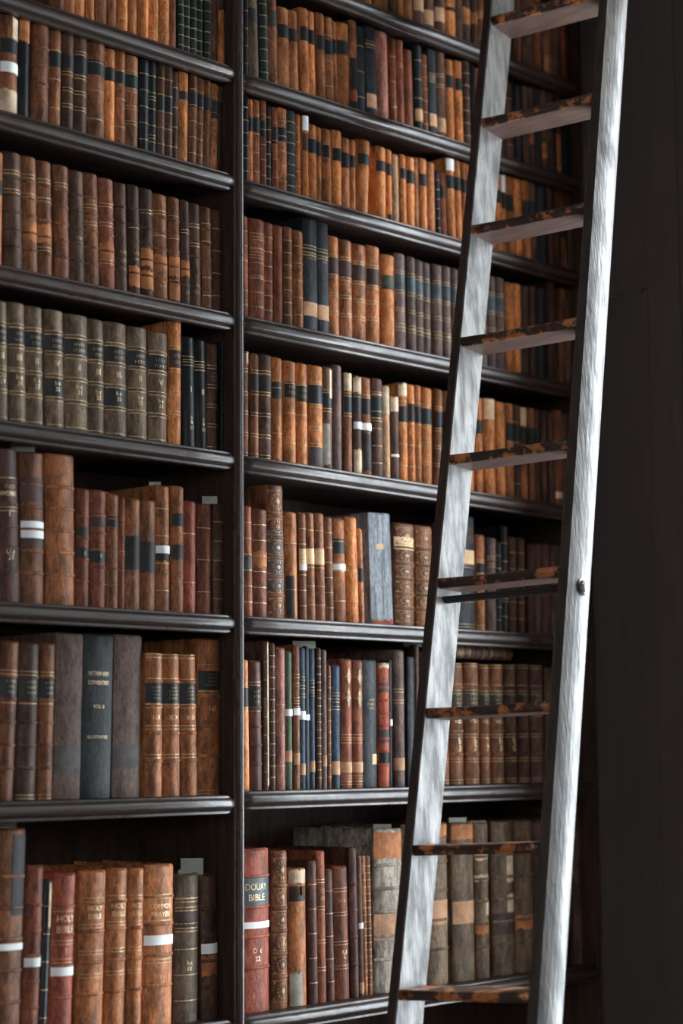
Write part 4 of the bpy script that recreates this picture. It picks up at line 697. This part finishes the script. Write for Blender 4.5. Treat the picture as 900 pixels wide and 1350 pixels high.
('R6', 0.0571, 0.0257, 0.2921, -0.0143, 'a', 'K64-79 g80,62,44,24', 'slim orange tan book with black label, first right of the upright, seventh row, right bay', 0, 0),
('R6', 0.0905, 0.0366, 0.2913, -0.0136, 'f', 'B5 g82,62 K64-80 m66-78:3', 'dark maroon brown book with black label, second right of the upright, seventh row, right bay', 0, 0),
('R6', 0.1212, 0.0155, 0.337, -0.0036, 'd', 'P3-99r f7', 'dark brown book with torn pale patch, third right of the upright, seventh row, right bay', 0, 0),
('R6', 0.1391, 0.0156, 0.3324, -0.0033, 'd', 'f12', 'slim dark brown book with gilt lines, fourth right of the upright, seventh row, right bay', 0, 0),
('R6', 0.165, 0.0291, 0.3229, -0.0028, 'r', 'f4', 'slim dusty red book with gilt lines, fifth right of the upright, seventh row, right bay', 0, 0),
('R6', 0.1928, 0.022, 0.3151, -0.0023, 'l', 'W53-58 T20-28', 'slim green book with white paper band, sixth right of the upright, seventh row, right bay', 0, 0),
('R6', 0.216, 0.0197, 0.3315, -0.0013, 'c', 'g78,72,62,58 W51-56 T17-25', 'slim brown book with white paper band, seventh right of the upright, seventh row, right bay', 0, 0),
('R6', 0.2381, 0.0198, 0.3253, -0.0009, 'k', 'g78,72,66 W49-55 T10-18', 'dark blue book with white paper band, eighth right of the upright, seventh row, right bay', 0, 0),
('R6', 0.2561, 0.0112, 0.3294, -0.0004, 'n', 'W48-52', 'charcoal grey book with white paper band, ninth right of the upright, seventh row, right bay', 0, 0),
('R6', 0.2716, 0.0175, 0.3246, -0.0001, 'k', 'g76,71,67 T12-20', 'slim dark blue book with orange patch, tenth right of the upright, seventh row, right bay', 0, 0),
('R6', 0.291, 0.0139, 0.327, 0.0004, 'd', 'f16', 'slim dark brown book with gilt lines, eleventh right of the upright, seventh row, right bay', 0, 0),
('R6', 0.308, 0.0152, 0.3222, 0.0008, 'm', 'T16-24', 'slim mauve brown book with orange patch, twelfth right of the upright, seventh row, right bay', 0, 0),
('R6', 0.3238, 0.0115, 0.2871, 0.0002, 'c', 'f10', 'slim brown book with gilt lines, thirteenth right of the upright, seventh row, right bay', 0, 0),
('R6', 0.3461, 0.0282, 0.2877, 0.0008, 'k', 'g76,71,65 T11-22', 'slim dark blue book with orange patch, fourteenth right of the upright, seventh row, right bay', 0, 0),
('R6', 0.3821, 0.0389, 0.303, 0.0021, 'e', 'D1 g40,36 T12-20 g4', 'reddish brown book with gilt ornament, fifteenth right of the upright, seventh row, right bay', 0, 0),
('R6', 0.4237, 0.0394, 0.3024, 0.0031, 'e', 'D1 g40,36 T12-20 g4', 'reddish brown book with gilt ornament, sixteenth right of the upright, seventh row, right bay', 0, 0),
('R6', 0.4692, 0.0466, 0.3037, 0.0043, 'n', 'm60-70:3 C18-26r', 'charcoal grey book with cream label, seventeenth right of the upright, seventh row, right bay', 0, 0),
('R6', 0.5152, 0.0378, 0.2976, 0.0052, 'p', 'B7 P96-99 N76-84 N36-46 K18-28', 'red leather book with torn pale patch, eighteenth right of the upright, seventh row, right bay', 0, 0),
('R6', 0.5395, 0.0082, 0.3056, 0.0061, 'n', 'W48-53', 'charcoal grey book with white paper band, nineteenth right of the upright, seventh row, right bay', 1, 0),
('R6', 0.5722, 0.0412, 0.3305, -0.0008, 'm', 'g70,62 T12-21', 'mauve brown book with orange patch, twentieth right of the upright, seventh row, right bay', 0, 0),
('R6', 0.6093, 0.025, 0.315, 0.0081, 'n', '', 'slim charcoal grey book with plain spine, twenty-first right of the upright, seventh row, right bay', 0, 0),
('R6', 0.6315, 0.0168, 0.3455, 0.0094, 'd', '', 'slim dark brown book with plain spine, twenty-second right of the upright, seventh row, right bay', 1, 0),
('R6', 0.6618, 0.0324, 0.3277, 0.0, 'd', '', 'slim dark brown book with plain spine, twenty-third right of the upright, seventh row, right bay', 1, 0),
('R6', 0.6993, 0.0371, 0.3176, 0.0, 'd', '', 'dark brown book with plain spine, first between ladder rails, seventh row, right bay', 1, 0),
('R6', 0.7379, 0.0346, 0.3074, 0.0, 'c', 'B4b g81,76,58,40,20,3,98 k60-77 m62-75:4', 'brown book with black label, second between ladder rails, seventh row, right bay', 1, 0),
('R6', 0.7851, 0.0541, 0.3048, 0.0, 'c', 'B4b g81,76,58,40,20,3,98 k60-77 m62-75:4', 'brown book with black label, third between ladder rails, seventh row, right bay', 0, [('VOL I', 0.52, 0.03), ('b', 0.36, 0.05), ('3', 0.3, 0.05)]),
('R6', 0.8449, 0.0565, 0.3064, 0.0, 'c', 'B4b g81,76,58,40,20,3,98 k60-77 m62-75:4', 'brown book with black label, fourth between ladder rails, seventh row, right bay', 0, [('VOL II', 0.52, 0.03), ('b', 0.36, 0.05), ('7', 0.3, 0.05)]),
('R6', 0.895, 0.0377, 0.3039, 0.0, 'c', 'B4b g81,76,58,40,20,3,98 k60-77 m62-75:4', 'brown book with black label, fifth between ladder rails, seventh row, right bay', 0, [('VOL III', 0.52, 0.03), ('7', 0.36, 0.05), ('7', 0.3, 0.05)]),
('R6', 0.946, 0.0551, 0.3052, 0.0, 'c', 'B4b g81,76,58,40,20,3,98 k60-77 m62-75:4', 'brown book with black label, sixth between ladder rails, seventh row, right bay', 0, [('VOL I', 0.52, 0.03), ('b', 0.36, 0.05), ('3', 0.3, 0.05)]),
('R6', 1.0047, 0.0498, 0.3068, 0.0, 'd', 'B4b g81,76,58,40,20,3,98 k60-77 m62-75:4', 'brown book toned darker for shade, black label, seventh between ladder rails, seventh row, right bay', 0, [('I', 0.52, 0.03), ('b', 0.36, 0.05), ('c', 0.3, 0.05)]),
('R6', 1.0572, 0.0458, 0.3082, 0.0, 'f', 'B4b g81,76,58,40,20,3,98 k60-77 m62-75:4', 'brown book darkened to maroon for shade, black label, eighth between ladder rails, seventh row, right bay', 0, 0),  # same set as the brown volumes, leather darkened for shade
('R6', 1.1113, 0.0529, 0.3076, 0.0, 'f', 'B4b g81,76,58,40,20,3,98 k60-77 m62-75:4', 'brown book darkened to maroon for shade, black label, ninth between ladder rails, seventh row, right bay', 0, 0),
('R6', 1.1686, 0.0489, 0.303, 0.0, 'd', '', 'dark brown book with plain spine, first right of the ladder, bottom row', 1, 0),
('R6', 1.2243, 0.0496, 0.2963, 0.0, 'h', '', 'black book with plain spine, second right of the ladder, bottom row', 1, 0),
('R6', 1.2742, 0.0366, 0.2977, 0.0, 'd', '', 'dark brown book with plain spine, third right of the ladder, bottom row', 1, 0),
('R7', 0.0922, 0.0923, 0.3581, -0.0039, 'p', 'b27,46,64,83 S65-82 W51-55', 'red book with white paper band, first right of the upright, eighth row, right bay', 0, [('DOUAY', 0.765, 0.04), ('BIBLE', 0.7, 0.04), ('D  c', 0.375, 0.03), ('22', 0.325, 0.03)]),
('R7', 0.1708, 0.0491, 0.3491, -0.0021, 'c', 'B5 D m38-46:2', 'brown book with gilt ornament, second right of the upright, eighth row, right bay', 0, 0),
('R7', 0.2274, 0.0548, 0.307, -0.0095, 'b', 'P88-99 O80-89 k76-87 q0-24l', 'tan brown book with torn pale patch, third right of the upright, eighth row, right bay', 0, 0),
('R7', 0.272, 0.0272, 0.3218, -0.0155, 'f', 'f5', 'dark maroon brown book with gilt lines, fourth right of the upright, eighth row, right bay', 0, 0),
('R7', 0.3017, 0.0299, 0.3427, -0.0135, 'e', 'g80,62,40,22 m66-76:2', 'slim reddish brown book with gilt lines, fifth right of the upright, eighth row, right bay', 0, 0),
('R7', 0.3324, 0.0238, 0.2995, -0.0244, 'f', 'f5', 'dark maroon brown book with gilt lines, sixth right of the upright, eighth row, right bay', 0, 0),
('R7', 0.371, 0.051, 0.3043, -0.0232, 'e', 'g82,64,42,24 m72-76:1', 'reddish brown book with gilt lines, seventh right of the upright, eighth row, right bay', 0, [('b.3', 0.355, 0.03), ('C', 0.32, 0.03)]),
('R7', 0.4106, 0.0258, 0.3443, -0.0186, 'f', 'B4', 'dark maroon brown book with raised bands, eighth right of the upright, eighth row, right bay', 0, 0),
('R7', 0.4325, 0.0156, 0.3256, -0.0199, 'd', 'W48-52 T2-10', 'dark brown book with white paper band, ninth right of the upright, eighth row, right bay', 0, 0),
('R7', 0.4488, 0.0144, 0.3247, -0.0197, 'b', 'f18', 'slim tan brown book with gilt lines, tenth right of the upright, eighth row, right bay', 0, 0),
('R7', 0.4658, 0.0171, 0.3239, -0.0195, 'c', 'f18', 'slim brown book with gilt lines, eleventh right of the upright, eighth row, right bay', 0, 0),
('R7', 0.5256, 0.1005, 0.3834, 0.0077, 'q', 'B5 O82-98 T32-48', 'worn pale grey book with orange patch, twelfth right of the upright, eighth row, right bay', 0, 0),
('R7', 0.6229, 0.08, 0.3903, 0.0, 'g', 'B4', 'greyish brown book with raised bands, first between ladder rails, eighth row, right bay', 1, 0),
('R7', 0.7124, 0.0765, 0.3903, 0.0, 'g', 'B4 O92-99 T37-52', 'greyish brown book with orange patch, second between ladder rails, eighth row, right bay', 0, 0),
('R7', 0.8073, 0.0844, 0.3884, 0.0, 'g', 'O89-98 T36-50', 'greyish brown book with orange patch, third between ladder rails, eighth row, right bay', 0, 0),
('R7', 0.8831, 0.0551, 0.3854, 0.0, 'g', 'B5 P40-50r P62-66 P76-80 O28-36', 'greyish brown book with torn pale patch, fourth between ladder rails, eighth row, right bay', 0, 0),
('R7', 0.9624, 0.0883, 0.3861, 0.0, 'g', 'B5 P60-78r P40-52r M26-40', 'thick greyish brown book with torn pale patch, fifth between ladder rails, eighth row, right bay', 0, 0),
('R7', 1.0479, 0.0733, 0.3847, 0.0, 'g', 'B5 O28-37', 'greyish brown book with orange patch, sixth between ladder rails, eighth row, right bay', 0, 0),
('R7', 1.1117, 0.0476, 0.3823, 0.0, 'd', 'B5', 'dark brown book with raised bands, first right of the ladder, bottom row', 0, 0),
('R7', 1.1662, 0.0484, 0.3861, 0.0, 'd', '', 'dark brown book with plain spine, second right of the ladder, bottom row', 1, 0),
('R7', 1.2216, 0.0491, 0.3899, 0.0, 'h', '', 'black book with plain spine, third right of the ladder, bottom row', 1, 0),
('R7', 1.2715, 0.0365, 0.4101, 0.0, 'd', '', 'slim dark brown book with plain spine, fourth right of the ladder, bottom row', 0, 0),
]
far_V, far_F, far_M, far_mats = [], [], [], []
BT = {}
for idx, (row, x, w, H, tilt, col, opts, label, st, texts) in enumerate(BOOKS):
    rnd = random.Random(idx*7+1)
    z, k = SHELF[row]
    z = z+k*x+abs(k)*w/2+w/2*abs(math.sin(tilt))+.0003
    b = min(.013, .26*w)
    y = YS[row[1]]+b*.5+rnd.uniform(-.003, .004)
    BT[(row, idx)] = (x, y, z, w, H, tilt)
    parts = book_parts(w, H, col, opts.split(), texts, rnd)
    if st == 1:
        T = Matrix.Translation((x, y, z)) @ Matrix.Rotation(tilt, 4, 'Y')
        for nm, (V, F), m_, kd, lz in parts:
            n = len(far_V); far_V += [tuple(T @ Vector((a, c, d+lz))) for a, c, d in V]
            far_F += [tuple(i+n for i in f) for f in F]
            if m_ not in far_mats: far_mats.append(m_)
            far_M += [far_mats.index(m_)]*len(F)
        continue
    bay = 'left' if row[0] == 'L' else 'right'
    root = empty('book', (x, y, z), label, 'book', 'books in the %s row of the %s bay' % (ROWN[int(row[1])-(1 if row[0] == 'L' else 0)], bay))
    root.rotation_euler = (0, tilt, 0)
    cache = {}
    for nm, g, m_, kd, lz in parts:
        me = cache.get(id(g[0]))
        if me is None: me = cache[id(g[0])] = mesh(nm, g[0], g[1], nm in ('binding', 'raised_band', 'title_label', 'paper_band'))
        o = link(nm, me, m_, root, kd); o.location.z = lz
me = mesh('distant_books', far_V, far_F); 
for m_ in far_mats: me.materials.append(m_)
me.polygons.foreach_set('material_index', far_M)
o = link('distant_books', me, None, kind='stuff'); o['label'] = 'dim small books in the topmost rows and in shadow behind the ladder'; o['category'] = 'books'
# one book lying flat on top of the seventh row behind the ladder
lx0, lx1 = (0.7284, 1.0208)
t = empty('book', (lx0, .05, 1.8955), 'brown book lying flat on top of the upright books behind the ladder', 'book')
t.rotation_euler = (0, math.pi/2, 0)
for nm, g, m_, kd, lz in book_parts(.034, lx1-lx0, 'd', ['B5', 'f9', 'm58-80:3', 'm20-40:2'], None, random.Random(3)):
    link(nm, mesh(nm, g[0], g[1], nm == 'binding'), m_, t, kd).location.z = lz

# ---------------------------------------------------------------- paper slips sticking out of the books
for (sx, sy, sz, sw, sh, rz, lean, lab) in [(-0.554, 0.06, 2.2565, 0.05, 0.032, -0.75, 0.5, 'curled paper slip above the brown banded book, fifth row, left bay'), (-0.1952, 0.06, 2.2201, 0.026, 0.016, -0.7, 0.2, 'small paper slip on the worn tan book, fifth row, left bay'), (-0.3377, 0.06, 2.1889, 0.016, 0.012, -0.7, 0.1, 'tiny paper slip on the brown book with black label, fifth row, left bay'), (-0.0331, 0.06, 2.1929, 0.034, 0.026, -0.7, 0.3, 'paper slip behind the last book of the fifth row, left bay'), (-0.5825, 0.06, 1.4938, 0.04, 0.026, -0.7, 0.2, 'paper slip on the tall dark book at the bottom left'), (-0.1035, 0.06, 1.3821, 0.03, 0.012, -0.7, 0.1, 'small paper slip on the greyish book, bottom row, left bay'), (-0.0483, 0.1, 1.3771, 0.05, 0.038, -0.7, 0.1, 'grey card above the last book of the bottom row, left bay'), (0.256, 0.05, 1.8852, 0.055, 0.018, -0.5, 0.3, 'grey card above the dark blue books, seventh row, right bay'), (0.6348, 0.05, 1.9014, 0.045, 0.01, -0.6, 0.2, 'pale slip on the dark book by the ladder, seventh row, right bay'), (0.5286, 0.06, 1.4562, 0.045, 0.016, -0.6, 0.1, 'paper slip on the big worn grey book, bottom row, right bay'), (0.8073, 0.06, 1.4636, 0.045, 0.016, -0.6, 0.1, 'paper slip on the grey book left between the rails, bottom row'), (0.8831, 0.06, 1.4613, 0.045, 0.008, -0.6, 0.1, 'low paper slip on the grey book right of the first ones, bottom row')]:
    V, F = [], []; n = 6
    for i in range(n+1):
        f = i/n
        for sgn in (-1, 1): V += [(sgn*sw/2, lean*f*f*sh, f*sh), (sgn*sw/2, lean*f*f*sh+.0006, f*sh)]
    for i in range(n):
        a = 4*i; c = a+4
        F += [(a, a+2, c+2, c), (a+1, c+1, c+3, a+3), (a, c, c+1, a+1), (a+2, a+3, c+3, c+2)]
    F += [(0, 1, 3, 2), (4*n, 4*n+2, 4*n+3, 4*n+1)]
    o = link('paper_slip', mesh('paper_slip', V, F), SLIP); o.location = (sx, sy, sz); o.rotation_euler = (0, 0, rz)
    o['label'] = lab; o['category'] = 'paper slip'; o['group'] = 'paper slips tucked in the books'

# ---------------------------------------------------------------- the ladder
LO, LR_, LD = Vector((0.2877, -0.3349, 2.0267)), Vector((0.2101, -0.9769, 0.0402)).normalized(), Vector((0.264, 0.0963, 0.9597)).normalized()
LN = LD.cross(LR_).normalized()
LL, LS, SW, ST = 0.2952, 0.3, .115, .023
lad = empty('library_ladder', (0, 0, 0), 'tall dark wooden library ladder with worn treads leaning before the bookcase', 'ladder')
base_k = -(LO.z)/(LD.z*LS)
foot = LO+LD*(base_k*LS); lad.location = foot
def L3(r, n, d): return LR_*r+LN*n+LD*d      # offsets along rung, through the stile, along the stile
def place(V, o): return [tuple(o+L3(*v)-foot) for v in V]
K0, K1 = base_k*LS, 2.72
def stile(side):
    # cross-section: flat inner face, rounded outer face
    if side < 0: inn, out = 0.0, -ST
    else: inn, out = LL, LL+ST
    s = 1 if side > 0 else -1
    pr = [(inn, .003), (inn, SW-.003), (inn+s*.003, SW)]
    pr += [(out+s*.013*math.sin(math.pi*(i/8)), SW*(1-i/8)*.96+SW*.02) for i in range(9)]
    pr += [(inn+s*.003, 0)]
    if side < 0: pr = pr[::-1]
    n = len(pr); hs = [K0+.004+(K1-K0-.004)*i/24 for i in range(25)]
    V = [(a, b, h) for h in hs for a, b in pr]
    # foot cut level with the floor
    F = [((j)*n+i, (j)*n+(i+1) % n, (j+1)*n+(i+1) % n, (j+1)*n+i) for j in range(24) for i in range(n)]
    F += [tuple(range(n-1, -1, -1)), tuple(24*n+i for i in range(n))]
    W_ = [list(p) for p in place(V, LO)]
    for p in W_: p[2] = max(p[2], 0.002)
    me = mesh('stile', [tuple(p) for p in W_], F)
    o = link('stile', me, LADW, lad); me.materials.append(LADE)
    for p in me.polygons:
        nrm = p.normal
        if nrm.dot(LN) < -.75 or nrm.dot(LN) > .75: p.material_index = 1
    return o
sl, sr = stile(-1), stile(1)
TILT = math.radians(15)
for k in range(-6, 9):
    d = k*LS
    c = LN*math.cos(TILT)+LD*math.sin(TILT)      # tread depth direction, near level
    u = LD*math.cos(TILT)-LN*math.sin(TILT)
    o3 = LO+LD*d
    pr = [(.004, -.0005), (.0008, -.003), (-.001, -.008), (.0, -.0125), (.003, -.0165), (.006, -.0180), (.007, -.0215), (.010, -.023), (SW-.004, -.023), (SW-.002, -.002), (SW-.006, 0)]
    n = len(pr); segs = 8; V, F = [], []
    for i in range(segs+1):
        f = i/segs; sag = -.0022*math.sin(math.pi*f) if k < 5 else 0
        for (a, h) in pr: V.append(tuple(o3+LR_*(LL*f)+c*a+u*(h+(sag if a < .02 and h > -.01 else 0))-foot))
    for j in range(segs):
        for i in range(n): F.append((j*n+i, (j+1)*n+i, (j+1)*n+(i+1) % n, j*n+(i+1) % n))
    F += [tuple(range(n)), tuple(segs*n+i for i in range(n-1, -1, -1))]
    me = mesh('tread', V, F); me.materials.append(TREAD); me.materials.append(UNDER)
    for p in me.polygons:
        i = p.index % n if p.index < segs*n else 0
        if i in (7,): p.material_index = 1
        p.use_smooth = i in (0, 1, 2, 3, 4)
    link('tread', me, None, lad)
def cyl(p, ax, r, l, n=16, dome=0.0):
    ax = ax.normalized(); a = ax.orthogonal().normalized(); b = ax.cross(a)
    V = [tuple(p+ax*h+(a*math.cos(math.tau*i/n)+b*math.sin(math.tau*i/n))*rr-foot) for h, rr in ((0, r), (l-dome, r), (l, r*(.7 if dome else 1))) for i in range(n)]
    F = [(j*n+i, j*n+(i+1) % n, (j+1)*n+(i+1) % n, (j+1)*n+i) for j in range(2) for i in range(n)] + [tuple(range(n-1, -1, -1)), tuple(2*n+i for i in range(n))]
    return V, F
# iron tie rod under one tread, with its bolt on the outside of the near stile
rp = LO+LN*.045-LD*.036
link('tie_rod', mesh('tie_rod', *cyl(rp+LR_*.001, LR_, .0085, LL-.002)), IRON, lad)
bo = LO+LR_*(LL+ST+.0085)+LN*.052-LD*.036
w_ = link('bolt_washer', mesh('bolt_washer', *cyl(bo, LR_, .0215, .004, 20)), IRON, lad)
link('bolt_nut', mesh('bolt_nut', *cyl(bo+LR_*.004+LN*.001, LR_, .017, .010, 10, .004)), NUT, w_)
